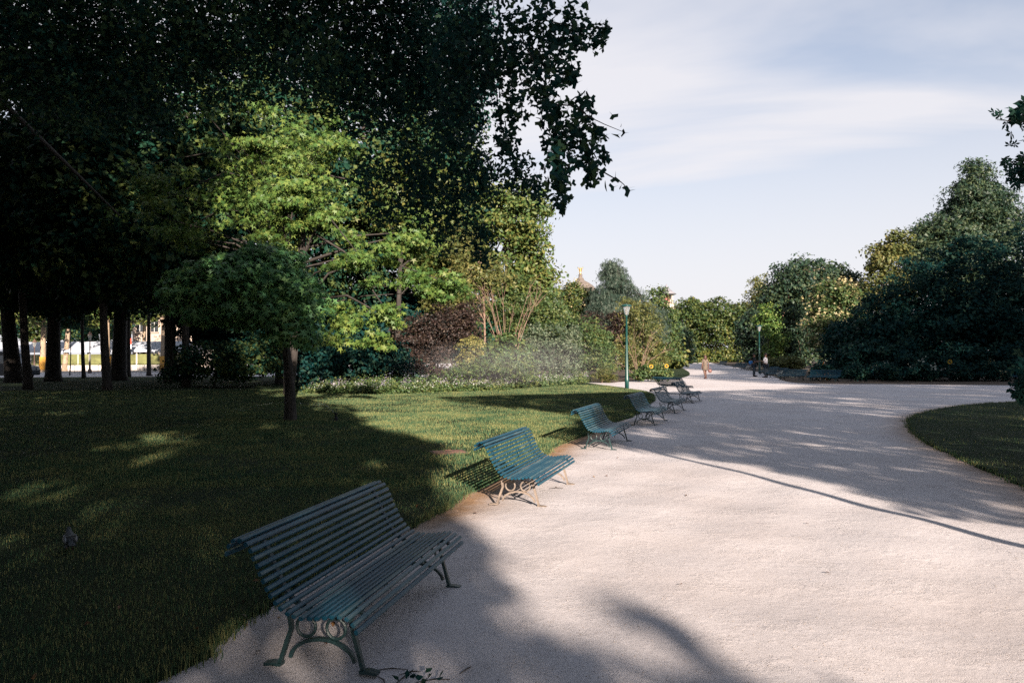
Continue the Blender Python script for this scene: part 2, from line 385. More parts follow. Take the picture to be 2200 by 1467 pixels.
MT['ground'] = plain('far_ground', (.07, .085, .04), .95, var=.4, scale=.2)

# ------------------------------------------------------------------ the setting
def poly_obj(name, pts, z, mat, skirt=0.08):
    bm = bmesh.new(); vs = [bm.verts.new((p[0], p[1], z)) for p in pts]; f = bm.faces.new(vs)
    if f.normal.z < 0: f.normal_flip()
    bm.normal_update()
    r = bmesh.ops.extrude_face_region(bm, geom=[f]); top = [e for e in r['geom'] if isinstance(e, bmesh.types.BMVert)]
    for v in vs: v.co.z = z - skirt
    bmesh.ops.triangulate(bm, faces=bm.faces[:]); bmesh.ops.recalc_face_normals(bm, faces=bm.faces[:])
    me = bpy.data.meshes.new(name); bm.to_mesh(me); bm.free()
    o = mesh_obj(name, me, mat); o['kind'] = 'structure'; return o
def pip(p, poly):
    x, y = p[:, 0], p[:, 1]; inside = np.zeros(len(p), bool); q = np.array(poly); n = len(q)
    for i in range(n):
        a, b = q[i], q[(i + 1) % n]
        c = ((a[1] > y) != (b[1] > y)) & (x < (b[0] - a[0]) * (y - a[1]) / (b[1] - a[1] + 1e-12) + a[0]); inside ^= c
    return inside
def seg_dist(p, line):
    q = np.array(line); best = np.full(len(p), 1e9)
    for a, b in zip(q[:-1], q[1:]):
        ab = b - a; t = np.clip(((p - a) @ ab) / (ab @ ab + 1e-12), 0, 1)
        best = np.minimum(best, np.linalg.norm(p - (a + t[:, None] * ab), axis=1))
    return best
def smooth_line(pts, per=6):
    q = np.array(pts); out = []
    for i in range(len(q) - 1):
        p0, p1, p2, p3 = q[max(i - 1, 0)], q[i], q[i + 1], q[min(i + 2, len(q) - 1)]
        for t in np.linspace(0, 1, per, endpoint=False):
            out.append(0.5 * ((2 * p1) + (-p0 + p2) * t + (2 * p0 - 5 * p1 + 4 * p2 - p3) * t * t + (-p0 + 3 * p1 - 3 * p2 + p3) * t ** 3))
    out.append(q[-1]); return np.array(out)

edge_px = [(347, 1467), (445, 1394), (520, 1345), (640, 1262), (790, 1180), (890, 1127), (937, 1103), (965, 1088), (1000, 1064), (1070, 1030), (1168, 980), (1202, 957),
           (1255, 936), (1310, 912), (1364, 893), (1392, 872), (1406, 857), (1395, 844), (1350, 836), (1300, 829), (1262, 823.5)]
edge_l = smooth_line([np.array([-3.9, -3.0]), np.array([-3.2, 1.2])] + [G(*p) for p in edge_px], 5)
_w = rng.normal(size=edge_l.shape) * 0.02; edge_l = edge_l + _w
lawn_poly = list(edge_l) + [np.array([3.0, 47.0]), np.array([-6, 60.0]), np.array([-26, 66]), np.array([-70, 66]), np.array([-70, -3.0])]
lawn = poly_obj('lawn', lawn_poly, 0.035, MT['turf'])
redge = smooth_line([G(*p) for p in [(2450, 856), (2300, 860), (2200, 864), (2120, 868), (2060, 874), (2000, 884), (1962, 895), (1950, 910), (1958, 928), (1985, 948), (2040, 978), (2100, 1003), (2160, 1030), (2230, 1065), (2330, 1125)]], 5)
redge = redge + rng.normal(size=redge.shape) * 0.02
lawn_r_poly = list(redge) + [np.array([9.0, 5.5]), np.array([30, 3]), np.array([45, 25])]
lawn_r = poly_obj('lawn_right', lawn_r_poly, 0.035, MT['turf'])
isl = smooth_line([G(*p) for p in [(1437, 813.5), (1460, 812), (1475, 809), (1482, 804), (1478, 798), (1462, 790), (1440, 788.5)]], 4)
lawn_i = poly_obj('lawn_island', list(isl) + [np.array([14, 72.0]), np.array([9, 60.0])], 0.03, MT['turf'])
bededge = [G(*p) for p in [(1262, 820.5), (1307, 822.5), (1357, 818.5), (1412, 812.5), (1440, 810.5)]]
bed_b = poly_obj('shrub_bed', bededge + [np.array([13, 62.0]), np.array([16, 95]), np.array([-8, 95]), np.array([-6, 60.5]), np.array([3.4, 47.5])], 0.02, MT['soil'])
right_edge = smooth_line([G(*p) for p in [(1527, 780), (1560, 785), (1611, 795), (1660, 808), (1684, 818), (1720, 823), (1800, 825), (1880, 825), (2000, 826), (2200, 828), (2400, 830)]], 4)
bed_r = poly_obj('planting_bed', list(right_edge) + [np.array([85, 55.0]), np.array([100, 176]), np.array([47, 172])], 0.02, MT['soil'])
far_l = poly_obj('lawn_far', [G(1400, 779.5), G(1500, 779.5), np.array([50, 190.0]), np.array([30, 215]), np.array([5, 215.0]), np.array([12, 178])], 0.03, MT['turf'])

def undul(x, y):
    d = np.hypot(x - 2, y - 8); a = 0.009 * np.exp(-(d / 16) ** 2)
    return a * (np.sin(x * 2.1 + 0.7 * np.sin(y * 1.3)) + np.sin(y * 1.7 + x * 0.8) + 0.7 * np.sin(x * 4.3 - y * 2.9) + .5 * np.sin(5.1 * y + 1.9 * x))
def make_path():
    xs = np.concatenate([np.linspace(-110, -12, 14), np.linspace(-10, -3.2, 12), np.arange(-3, 9, 0.11), np.linspace(9.3, 20, 24), np.linspace(22, 95, 20)])
    ys = np.concatenate([np.linspace(-25, 1.5, 8), np.arange(2.2, 19, 0.11), np.linspace(19.2, 50, 60), np.linspace(53, 180, 24)])
    X, Y = np.meshgrid(xs, ys); V = np.stack([X, Y, undul(X, Y)], -1).reshape(-1, 3)
    nx, ny = len(xs), len(ys); i = np.arange((ny - 1) * (nx - 1)); r, c = i // (nx - 1), i % (nx - 1)
    Fq = np.stack([r * nx + c, r * nx + c + 1, (r + 1) * nx + c + 1, (r + 1) * nx + c], 1)
    me = bpy.data.meshes.new('path'); me.from_pydata(V.tolist(), [], Fq.tolist())
    me.polygons.foreach_set('use_smooth', [True] * len(me.polygons))
    near = (V[:, 0] > -6) & (V[:, 0] < 8) & (V[:, 1] > 1) & (V[:, 1] < 45); damp = np.zeros(len(V))
    d = seg_dist(V[near][:, :2], edge_l); damp[near] = np.clip(1.25 - d / 0.75, 0, 1) * np.clip((V[near][:, 1] - 5.0) / 3.0, 0.25, 1) * np.clip((22 - V[near][:, 1]) / 6, .15, 1)
    dr = seg_dist(V[:, :2], redge); damp = np.maximum(damp, np.clip(.9 - dr / 1.0, 0, 1) * (V[:, 1] < 26))
    at = me.attributes.new('damp', 'FLOAT', 'POINT'); at.data.foreach_set('value', damp.astype(np.float32))
    o = mesh_obj('path', me, MT['sand']); o['kind'] = 'structure'; return o
make_path()
gm = MB().add([(-1500, -600, -.06), (1500, -600, -.06), (1500, 2400, -.06), (-1500, 2400, -.06)], [(0, 1, 2, 3)])
tag(gm.build('ground', MT['ground']), kind='structure')

# grass blades -------------------------------------------------------------
def grass(name, pts, hgt, wid, z0, label, lean=0.25, g=rng):
    n = len(pts); a = g.random(n) * 2 * math.pi; h = hgt * (.55 + .9 * g.random(n)); wd = wid * (.7 + .6 * g.random(n))
    la = g.random(n) * 2 * math.pi; ll = h * lean * g.random(n)
    b = np.stack([pts[:, 0], pts[:, 1], np.full(n, z0)], 1); dx = np.stack([np.cos(a) * wd / 2, np.sin(a) * wd / 2, np.zeros(n)], 1)
    tip = b + np.stack([np.cos(la) * ll, np.sin(la) * ll, h], 1)
    V = np.stack([b - dx, b + dx, tip], 1).reshape(-1, 3)
    me = bpy.data.meshes.new(name); me.vertices.add(n * 3); me.vertices.foreach_set('co', V.reshape(-1).astype(np.float32))
    me.loops.add(n * 3); me.loops.foreach_set('vertex_index', np.arange(n * 3, dtype=np.int32))
    me.polygons.add(n); me.polygons.foreach_set('loop_start', np.arange(0, n * 3, 3, dtype=np.int32)); me.polygons.foreach_set('loop_total', np.full(n, 3, np.int32))
    at = me.attributes.new('var', 'FLOAT', 'FACE'); at.data.foreach_set('value', g.random(n).astype(np.float32)); me.update(calc_edges=True)
    return tag(mesh_obj(name, me, MT['grassblade']), label, 'grass', kind='stuff')
def scatter(n, x0, x1, y0, y1, poly):
    p = np.stack([x0 + (x1 - x0) * rng.random(n), y0 + (y1 - y0) * rng.random(n)], 1)
    p = p[(np.abs(p[:, 0]) < p[:, 1] * 0.72 + .4)]
    q = .62 + .22 * np.sin(1.9 * p[:, 0] + 1.3 * np.sin(1.1 * p[:, 1])) + .2 * np.sin(2.3 * p[:, 1] + .8 * p[:, 0]) + .16 * np.sin(5.1 * p[:, 0] - 3.7 * p[:, 1]); p = p[rng.random(len(p)) < np.clip(q, .15, 1)]
    return p[pip(p, poly)]
gn = scatter(230000, -8, 1, 3, 10, lawn_poly)
gp = np.concatenate([scatter(330000, -8, 5, 9.5, 22, lawn_poly), scatter(260000, -9, 7, 21, 42, lawn_poly), scatter(260000, -26, -8, 9.5, 38, lawn_poly)])
ep = edge_l[(edge_l[:, 1] > 3)]; ei = rng.integers(0, len(ep) - 1, 9000); et = rng.random(9000)[:, None]
ep = ep[ei] * (1 - et) + ep[ei + 1] * et + rng.normal(size=(9000, 2)) * 0.035
grass('lawn_grass', gp, .042, .013, .03, 'short mown grass of the lawn behind the left row of benches')
grass('shaded_grass', gn, .030, .0065, .03, 'short dark grass of the lawn behind the closest bench')
grass('edge_grass', ep, .06, .006, .0, 'longer ragged grass along the left lawn edge')
gr = np.concatenate([scatter(60000, 5, 22, 6, 26, lawn_r_poly), (redge[rng.integers(0, len(redge), 3000)] + rng.normal(size=(3000, 2)) * .05)])
grass('side_grass', gr, .05, .012, .02, 'short shaded grass of the lawn corner on the right')

# ------------------------------------------------------------------ trees that stand round and behind the viewer
def shade_tree(name, label, base, urange, vrange, wrange, clumps, per, cr, size, r, top, seed, thin=None, group='tall trees around the path', shape='leaf', mat='shade'):
    """broad crown; leaves are kept out of the openings that let the sun through onto path and lawn"""
    g = np.random.default_rng(seed)
    u = g.uniform(*urange, clumps); v = g.uniform(*vrange, clumps); ww = g.uniform(*wrange, clumps)
    # round off the crown's corners
    uc, vc = np.mean(urange), vrange[0] + .45 * (vrange[1] - vrange[0]); ur, vr = (urange[1] - urange[0]) / 2, (vrange[1] - vrange[0]) * .62
    q = ((u - uc) / ur) ** 4 + ((v - vc) / vr) ** 4 < 1.25 + .3 * g.random(clumps)
    if thin: q &= g.random(clumps) > np.interp(v, [thin[0], thin[1]], [0, thin[2]])
    u, v, ww = u[q], v[q], ww[q]; z = v - (ww + 12) * TE
    ctr = np.stack([u * cS - ww * sS, u * sS + ww * cS, z], 1)
    k = np.repeat(np.arange(len(ctr)), per); off = unit(g.normal(size=(len(k), 3))) * (g.random(len(k))[:, None] ** .45); off[:, 2] *= .7
    C = ctr[k] + off * cr; wob = g.normal(size=len(ctr)) * (.16 + .32 * np.clip(v - 11.5, 0, 4)); keep = ~in_gap(C, wob[k]) & (C[:, 2] > 1.9); C = C[keep]
    # nothing of these crowns hangs into the view
    d = (C - np.array([0, 0, CAM_H])); fwd = d @ fv; sx = np.abs(d @ rv) / np.maximum(fwd, .01); sy = (d @ uv) / np.maximum(fwd, .01)
    C = C[~((fwd > 0) & (sx < .72) & (sy < .50))]
    b = np.array([base[0], base[1], 0]); root = empty(name, b, 0, label, 'tree', group)
    mesh_obj('crown', leaf_mesh('crown', C - b, g.normal(size=C.shape) + np.array([0, 0, .5]), size * (.6 + .8 * g.random(len(C))), shape, 0, g), MT[mat], root)
    mb = MB(); e = ctr[~in_gap(ctr, .5)]; e = e[g.choice(len(e), min(16, len(e)), replace=False)] - b
    limbs(mb, (0, 0, -.05), (0, 0, top), r, e, g); mb.build('trunk', MT['bark'], root, True); return root
def uw(u, w): return (u * cS - w * sS, u * sS + w * cS)
shade_tree('plane_tree', 'huge dark tree behind the viewer shading bench and lawn', uw(-5, -20), (-14, 3.6), (3.2, 22), (-27, -14), 2500, 34, .75, .34, .45, 17, 1, thin=(10.5, 13.5, .80))
shade_tree('plane_tree', 'broad tree standing left of the viewer over the dark lawn', uw(-22, -6), (-34, -11), (4, 36), (-14, 0), 1500, 30, 1.0, .42, .45, 17, 2)
shade_tree('plane_tree', 'leafy tree behind the viewer shading the path bend', uw(11, -9), (5.2, 15), (3.6, 14.6), (-13, -6), 1050, 40, .55, .22, .28, 9, 3)
shade_tree('plane_tree', 'second leafy tree right of the viewer shading the crossing path', uw(20, -10), (13.5, 29), (3.6, 15.2), (-14, -6), 1000, 34, .7, .28, .3, 9, 4)
shade_tree('plane_tree', 'tall tree right of the path shading the dark shrubs', uw(37, -8), (27, 47), (4, 25.5), (-14, -2), 1300, 30, 1.0, .40, .4, 16, 5)
shade_tree('plane_tree', 'farthest tall tree right of the path beside the shrubbery', uw(56, -4), (45, 68), (4, 28), (-12, 6), 1100, 26, 1.1, .46, .4, 17, 6)

# unseen canopy added above the view to darken the left lawn and wood
shade_tree('plane_tree', 'unseen great tree added above the view to shade the left lawn', (-17.5, 15), (-16, 1.5), (19, 33.5), (6, 32), 850, 34, .9, .42, .5, 14, 7, thin=(22, 34, .15))
shade_tree('plane_tree', 'unseen great tree added to shade the edge of the left wood', (-34, 26), (-30, -8), (24, 42), (10, 40), 1300, 30, 1.1, .5, .5, 16, 8)
def ring():  # unseen trees added all round to close off open sky and deepen the shade
    root0 = plant('sky_block_tree', 'unseen tall tree added outside the view to block sky light', 'tree', (-26, -8), [(-26, -8, 12, 6.5, 6.5, 9), (-28, -6, 6.5, 5, 5, 4.5), (-24, -10, 7, 5, 5, 4.5)], MT['shade'], MT['bark'], 420, 40, 1.2, .5, 'leaf', .45, 10, .75, group='unseen trees added to block sky light', seed=31)
    spots = [(-30, 4), (-36, 14), (-44, 26), (-20, -18), (-32, -16), (-12, -30), (-24, -32), (-38, -30), (-50, 4), (-52, 38), (44, -14), (36, -28), (56, 6), (48, -34), (62, 22), (-62, 46), (40, 18)]
    for i, (x, y) in enumerate(spots):
        c = copy_tree(root0); c.location = (x, y, 0); k = .9 + .35 * rng.random(); c.scale = (k, k, k * 1.05); c.rotation_euler = (0, 0, rng.random() * 6.28)
ring()

# ------------------------------------------------------------------ ginkgo hanging into the picture
def ginkgo():
    g = np.random.default_rng(21)
    # (px, py, radius px, distance): drooping sprays seen against the sky
    sp = [(1235, 62, 42, 6), (1282, 82, 22, 6), (1190, 120, 48, 6), (1150, 60, 66, 6.2), (1105, 130, 62, 6.4), (1168, 195, 44, 5.8), (1186, 250, 36, 5.6), (1196, 305, 32, 5.4), (1200, 352, 32, 5.3),
          (1204, 398, 30, 5.2), (1206, 434, 20, 5.2), (1232, 290, 34, 5.5), (1262, 330, 30, 5.4), (1282, 290, 20, 5.5), (1268, 376, 20, 5.2), (1248, 238, 30, 5.7), (1225, 160, 22, 6), (1300, 335, 13, 5.4), (1300, 60, 12, 6),
          (1030, 60, 80, 6.8), (1050, 165, 56, 6.8), (1000, 240, 50, 7), (985, 140, 70, 7), (1095, 240, 36, 6.6), (1085, 310, 30, 6.4), (960, 300, 50, 7.5), (1020, 345, 46, 8),
          (1110, 370, 40, 8.5), (1040, 400, 46, 8.5), (1150, 405, 30, 8.5), (985, 420, 50, 9), (960, 490, 50, 9), (1030, 500, 34, 9), (1040, 548, 26, 9), (900, 430, 50, 9), (880, 360, 60, 8.5), (930, 380, 50, 8),
          (830, 460, 40, 9.5), (790, 380, 46, 9)]
    sp = [(a, b, c_, d * .76) for a, b, c_, d in sp]
    dense = [(x, y, 78, 6.5 + 1.5 * g.random()) for x in range(-60, 1000, 75) for y in range(-140, 270, 70) if y < 190 + 60 * math.sin(x * .008) + .12 * max(0, x - 500)]
    C = []; twig = []
    for (x, y, rp, Y) in sp + dense:
        c = P(x, y, Y); rad = rp / F * Y; solid = (x, y, rp, Y) not in sp
        n = int((105 if y < 380 else 80) * (rad / .10) ** 1.6) if not solid else int(560 * (rad / .3) ** 2)
        o = unit(g.normal(size=(n, 3))) * (g.random(n)[:, None] ** .55) * rad * 1.12; o[:, 1] *= 1.8
        if not solid: o[:, 2] *= 1.15
        C.append(c + o); twig.append((c, rad))
    for (x, y, Y) in [(1316, 248, 5.4), (1334, 266, 5.4), (1342, 286, 5.4), (1326, 290, 5.4), (1302, 292, 5.4), (1300, 400, 5.2), (1322, 382, 5.2), (1318, 402, 5.2), (1334, 398, 5.2), (1348, 404, 5.2), (1352, 410, 5.2), (1294, 60, 6), (1296, 96, 6), (1288, 50, 6)]:
        C.append(P(x, y, Y * .76)[None])
    C = np.concatenate(C)
    base = np.array([-4.6, 2.6, 0.0]); root = empty('ginkgo_tree', base, 0, 'dark ginkgo with fan leaves hanging over the upper left of the view', 'tree')
    S = .047 * (.7 + .6 * g.random(len(C)))
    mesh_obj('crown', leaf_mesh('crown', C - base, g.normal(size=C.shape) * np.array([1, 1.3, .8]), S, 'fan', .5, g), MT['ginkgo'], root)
    # the rest of the crown, above and beside the view
    n = 2600; ctr = np.array([-6.0, 8.0, 11.5]) + unit(g.normal(size=(n, 3))) * (g.random(n)[:, None] ** .4) * np.array([9.5, 12.0, 7.5])
    k = np.repeat(np.arange(n), 30); o = g.normal(size=(len(k), 3)) * .33; D = ctr[k] + o
    d = D - np.array([0, 0, CAM_H]); fwd = d @ fv; sx = np.abs(d @ rv) / np.maximum(fwd, .01); sy = (d @ uv) / np.maximum(fwd, .01)
    ok = ~((fwd > 0) & (sx < .73) & (sy < .49)) & ~in_gap(D, (g.normal(size=n) * .9)[k]) & (D[:, 2] > 3.4); D = D[ok]
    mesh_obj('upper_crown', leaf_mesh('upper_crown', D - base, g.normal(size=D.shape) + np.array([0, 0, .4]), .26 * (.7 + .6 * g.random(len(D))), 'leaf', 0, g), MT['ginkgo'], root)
    mb = MB(); limbs(mb, (0, 0, -.05), (.3, .5, 15), .32, [], g, 9)
    hub = np.array([-2.2, 6.5, 7.0]); tr = base + np.array([.1, .1, 5.2])
    mb.tube([tr - base, (tr * .5 + hub * .5 + np.array([0, 0, .5])) - base, hub - base], [.16, .12, .09], 7, cap=False)
    for (c, rad) in twig:
        if False:
            m = hub * .45 + c * .55 + np.array([0, 0, .25]) + g.normal(size=3) * .12
            top = c + np.array([g.normal() * .05, 0, rad * .9]); m = m if m[2] > top[2] else m + np.array([0, 0, top[2] - m[2] + .1])
            mb.tube([hub - base, m - base, top - base, c - base + np.array([0, 0, -rad * .7])], [.03, .016, .008, .004], 4, cap=False)
    for pts in [[(1196, 225, 5.6), (1240, 228, 5.6), (1262, 250, 5.5), (1300, 268, 5.4), (1342, 285, 5.4)], [(1262, 350, 5.3), (1300, 372, 5.2), (1335, 392, 5.2), (1352, 408, 5.2)], [(1150, 40, 6.2), (1220, 55, 6), (1265, 65, 6), (1296, 58, 6)],
                [(1110, 60, 6.2), (1170, 180, 5.8), (1195, 300, 5.4), (1205, 440, 5.2)]]:
        mb.tube([P(p[0], p[1], p[2] * .76) - base for p in pts], np.linspace(.005, .0014, len(pts)), 4, cap=False)
    mb.build('trunk', MT['bark'], root, True)
ginkgo()

def chestnut_twigs():
    g = np.random.default_rng(33); base = np.array([10.6, 8.2, 0]); root = empty('chestnut_tree', base, 0, 'chestnut reaching two leafy twigs in at the right edge', 'tree')
    C = []
    for (x, y, rp, Y, n) in [(2140, 254, 10, 7, 4), (2172, 248, 10, 7, 7), (2192, 240, 14, 7, 9), (2190, 252, 12, 7, 8), (2215, 240, 20, 7, 14), (2168, 350, 7, 8, 6), (2178, 372, 7, 8, 7), (2192, 345, 9, 8, 10), (2196, 362, 10, 8, 12),
                              (2190, 388, 9, 8, 12), (2168, 386, 5, 8, 5), (2215, 360, 20, 8, 22), (2240, 300, 40, 8, 40), (2196, 850, 9, 8, 22), (2205, 830, 16, 8, 40), (2215, 790, 25, 8, 60), (2192, 858, 4, 8, 5)]:
        c = P(x, y, Y); o = g.normal(size=(n, 3)) * rp / F * Y * .75; C.append(c + o)
    C = np.concatenate(C)
    mesh_obj('crown', leaf_mesh('crown', C - base, g.normal(size=C.shape) + np.array([0, -.6, .3]), .085 * (.6 + .7 * g.random(len(C))), 'palm', .4, g), MT['dark'], root)
    n = 420; ctr = base + np.array([0, 0, 6.0]) + unit(g.normal(size=(n, 3))) * (g.random(n)[:, None] ** .4) * np.array([3.2, 3.2, 3.6]); k = np.repeat(np.arange(n), 26)
    D = ctr[k] + g.normal(size=(len(k), 3)) * .3; D = D[(D[:, 0] > .72 * D[:, 1]) & (D[:, 2] > 1.6) & ~in_gap(D)]
    mesh_obj('upper_crown', leaf_mesh('upper_crown', D - base, g.normal(size=D.shape) + np.array([0, 0, .5]), .2 * (.7 + .6 * g.random(len(D))), 'leaf', 0, g), MT['dark'], root)
    mb = MB(); limbs(mb, (0, 0, -.05), (0, 0, 8), .2, list(ctr[:10] - base), g)
    for pts in [[(2330, 230, 7.2), (2250, 246, 7), (2200, 262, 7), (2142, 258, 7)], [(2330, 260, 8), (2240, 330, 8), (2198, 362, 8), (2168, 388, 8)], [(2260, 330, 8), (2200, 345, 8), (2168, 348, 8)], [(2330, 700, 8.2), (2240, 780, 8), (2205, 830, 8), (2192, 856, 8)]]:
        mb.tube([P(*p) - base for p in pts], np.linspace(.016, .003, len(pts)), 4, cap=False)
    mb.tube([np.array([0, 0, 4.2]), P(2330, 230, 7.2) - base], [.05, .016], 5, cap=False); mb.tube([np.array([0, 0, 4.0]), P(2330, 260, 8) - base], [.05, .016], 5, cap=False)
    mb.tube([np.array([0, 0, 1.9]), P(2330, 700, 8.2) - base], [.05, .016], 5, cap=False)
    mb.build('trunk', MT['bark'], root, True)
chestnut_twigs()

# ------------------------------------------------------------------ planting in view
def B(px, py, Y, rx, rz, ry=None):              # a crown lobe centred on a pixel, radii in pixels
    c = P(px, py, Y); k = Y / F
    return (*c, rx * k, (ry or (rx + rz) / 2) * k, rz * k)
def gx(px, Y):                                  # ground spot under pixel column px at distance Y
    p = P(px, 765, Y); return (p[0], Y)
T, S_ = 'tree', 'shrub'
ST = ('stem', 'foliage')
# centre-left: maple, sweetgum and the trees round them
plant('maple_tree', 'domed green maple whose dark trunk stands alone on the lawn', T, G(625, 906), [B(520, 625, 18.5, 150, 75), B(620, 665, 17.8, 62, 70), B(430, 640, 18, 70, 60), B(560, 580, 18.5, 100, 45), B(640, 720, 17.3, 36, 28)],
      MT['maple'], MT['bark'], 230, 70, .50, .15, 'star', .17, 14, .62, shell=.3, flat=.4, up=.7, hang=.5, seed=1)
plant('sweetgum_tree', 'sweetgum with bright star leaves hanging in sunlit swags behind the maple', T, gx(622, 27), [B(770, 560, 25.5, 90, 60), B(830, 650, 25, 60, 70), B(700, 470, 26, 90, 80), B(640, 420, 26, 100, 90), B(900, 600, 27, 90, 50), B(810, 720, 24.6, 46, 40), B(880, 500, 27, 60, 60), B(600, 520, 26, 60, 60), B(740, 690, 25, 50, 60), B(960, 620, 27.5, 50, 35)],
      MT['amber'], MT['bark'], 120, 100, .62, .155, 'star', .15, 26, .8, shell=.75, flat=.34, up=.4, jit=.8, hang=.9, seed=2)
plant('sweetgum_tree', 'taller sweetgum dappled with sun between the canopy and the maple', T, gx(620, 33), [B(640, 370, 30, 110, 130), B(500, 430, 30, 150, 120), B(720, 330, 31, 120, 110), B(400, 500, 31, 130, 90), B(560, 320, 31, 150, 110), B(330, 420, 33, 110, 110)],
      MT['amber'], MT['bark'], 105, 74, .80, .17, 'star', .19, 34, .8, shell=.9, flat=.36, up=.4, hang=.7, seed=3)
plant('maple_tree', 'dark trunked maple with reddish tips beside the tall sunlit tree', T, gx(850, 44), [B(905, 500, 44, 70, 90), B(960, 560, 44, 60, 60), B(860, 420, 44, 80, 90), B(930, 420, 44, 70, 80)],
      MT['tall'], MT['bark'], 200, 46, .85, .28, 'star', .2, 14, .8, hang=.6, seed=4)
plant('linden_tree', 'tall olive tree lit gold at the edge of the open sky', T, gx(1090, 50), [B(1095, 470, 50, 85, 75), B(1060, 560, 50, 100, 80), B(1130, 430, 51, 55, 45), B(1140, 560, 50, 48, 80), B(1120, 640, 49, 80, 70), B(1020, 450, 52, 70, 80), B(1165, 610, 49, 30, 50)],
      MT['tall'], MT['bark'], 420, 56, .95, .25, 'leaf', .28, 24, .8, shell=.35, flat=.5, up=.45, seed=5)
plant('ash_tree', 'feathery yellow-green tree with slim pale trunk behind the purple shrub', T, gx(1041, 40), [B(1000, 600, 40, 60, 60), B(1000, 530, 41, 45, 40), B(960, 640, 40, 50, 50), B(1060, 590, 41, 50, 50)],
      MT['olive'], MT['twig'], 160, 46, .7, .2, 'spray', .075, 12, .85, seed=6)
# shrub border
plant('purple_shrub', 'large purple-leaved shrub in the sunlit border', S_, gx(940, 38.5), [B(940, 715, 38.5, 80, 62), B(1000, 690, 38.5, 42, 48), B(880, 740, 38, 40, 48), B(930, 780, 38, 60, 30)], MT['red'], MT['bark'], 190, 80, .5, .12, 'leaf', .07, 12, .6, shell=.35, parts=ST, seed=7)
plant('yellow_shrub', 'small pale yellow shrub below the purple one', S_, gx(1015, 37.2), [B(1015, 745, 37.2, 30, 24), B(1005, 775, 37.2, 24, 20)], MT['yellow'], MT['bark'], 60, 40, .32, .13, 'leaf', .03, 6, .6, parts=ST, seed=8)
plant('laurel_shrub', 'glossy green shrub right of the purple one', S_, gx(1095, 38.5), [B(1090, 755, 38.5, 52, 40), B(1060, 780, 38, 40, 30), B(1125, 790, 38.5, 40, 34)], MT['shrub'], MT['bark'], 130, 50, .45, .17, 'leaf', .05, 8, .6, shell=.35, parts=ST, seed=9)
plant('silver_shrub', 'grey-green shrub in the spray mist near the lamp post', S_, gx(1190, 43), [B(1190, 770, 43, 60, 42), B(1160, 730, 44, 45, 35), B(1215, 740, 44, 38, 50)], MT['silver'], MT['bark'], 150, 46, .5, .16, 'spray', .05, 8, .6, shell=.35, parts=ST, seed=10)
plant('evergreen_shrub', 'tall dark shrub standing behind the bare branches', S_, gx(1160, 46), [B(1150, 690, 46, 60, 60), B(1190, 665, 46, 38, 50), B(1110, 650, 47, 50, 60)], MT['shrub'], MT['bark'], 190, 46, .6, .18, 'spray', .07, 8, .7, shell=.35, parts=ST, seed=11)
plant('border_shrub', 'low leafy shrub at the front of the border below the bare branches', S_, gx(1050, 36.6), [B(1050, 790, 36.6, 70, 20), B(990, 800, 36.4, 40, 16), B(1110, 800, 37, 40, 18)], MT['shrub'], MT['bark'], 110, 44, .32, .13, 'spray', .03, 6, .5, parts=ST, seed=12)
plant('dark_shrub', 'dark shrub in deep shade between the maple trunk and the border', S_, gx(760, 37), [B(760, 780, 37, 110, 50), B(680, 790, 36, 70, 44), B(850, 785, 37, 60, 48)], MT['dark'], MT['bark'], 180, 46, .6, .2, 'leaf', .06, 8, .6, shell=.35, parts=ST, seed=13)
plant('dark_shrub', 'dark leafy shrub between the big trunks and the maple', S_, gx(460, 42), [B(450, 770, 42, 90, 44), B(530, 780, 41, 70, 40), B(400, 800, 42, 60, 20), B(580, 760, 42, 60, 50)], MT['forest'], MT['bark'], 200, 46, .65, .2, 'leaf', .06, 8, .6, shell=.35, parts=ST, seed=14)
# shrubs round the lamp post
plant('mixed_shrub', 'loose olive shrub left of the lamp post', S_, gx(1255, 50), [B(1260, 740, 50, 55, 60), B(1235, 790, 49, 40, 26), B(1290, 770, 49, 40, 38)], MT['shrub'], MT['twig'], 170, 46, .62, .17, 'spray', .06, 14, .7, shell=.35, parts=ST, seed=15)
plant('mixed_shrub', 'tall yellow-green shrub right of the lamp post', S_, gx(1385, 55), [B(1385, 720, 55, 48, 70), B(1360, 680, 56, 50, 40), B(1405, 775, 54, 34, 30), B(1345, 760, 53, 36, 40)], MT['olive'], MT['twig'], 200, 46, .65, .18, 'spray', .06, 16, .75, shell=.35, parts=ST, seed=16)
plant('purple_shrub', 'small dusky shrub behind the lamp post', S_, gx(1290, 56), [B(1275, 700, 56, 42, 30), B(1330, 700, 56, 36, 26)], MT['red'], MT['bark'], 80, 40, .6, .17, 'leaf', .05, 6, .7, parts=ST, seed=17)
plant('sunflower_clump', 'leafy clump with two yellow sunflowers beside the far left benches', S_, gx(1408, 47), [B(1400, 800, 47.5, 40, 16), B(1425, 803, 47.5, 18, 14), B(1372, 803, 47.5, 18, 14)], MT['shrub'], MT['bark'], 90, 40, .34, .14, 'leaf', .03, 4, .6, parts=ST, seed=18)
plant('grass_tuft', 'dry feathery grass tuft by the path fork', 'grass', gx(1293, 46), [B(1293, 803, 46, 18, 17), B(1310, 812, 46, 18, 9)], MT['olive'], MT['twig'], 50, 40, .3, .16, 'needle', .02, 0, .6, parts=ST, up=1.2, seed=19)
plant('cedar_tree', 'blue-grey cedar with drooping tips rising behind the lamp', T, gx(1325, 72), [B(1318, 590, 72, 26, 32), B(1325, 640, 72, 58, 36), B(1345, 680, 71, 84, 40), B(1300, 670, 71, 40, 40), B(1390, 700, 71, 40, 40)],
      MT['cedar'], MT['bark'], 560, 56, .90, .36, 'needle', .25, 20, .95, shell=.35, flat=.35, up=.2, hang=1.2, seed=20)
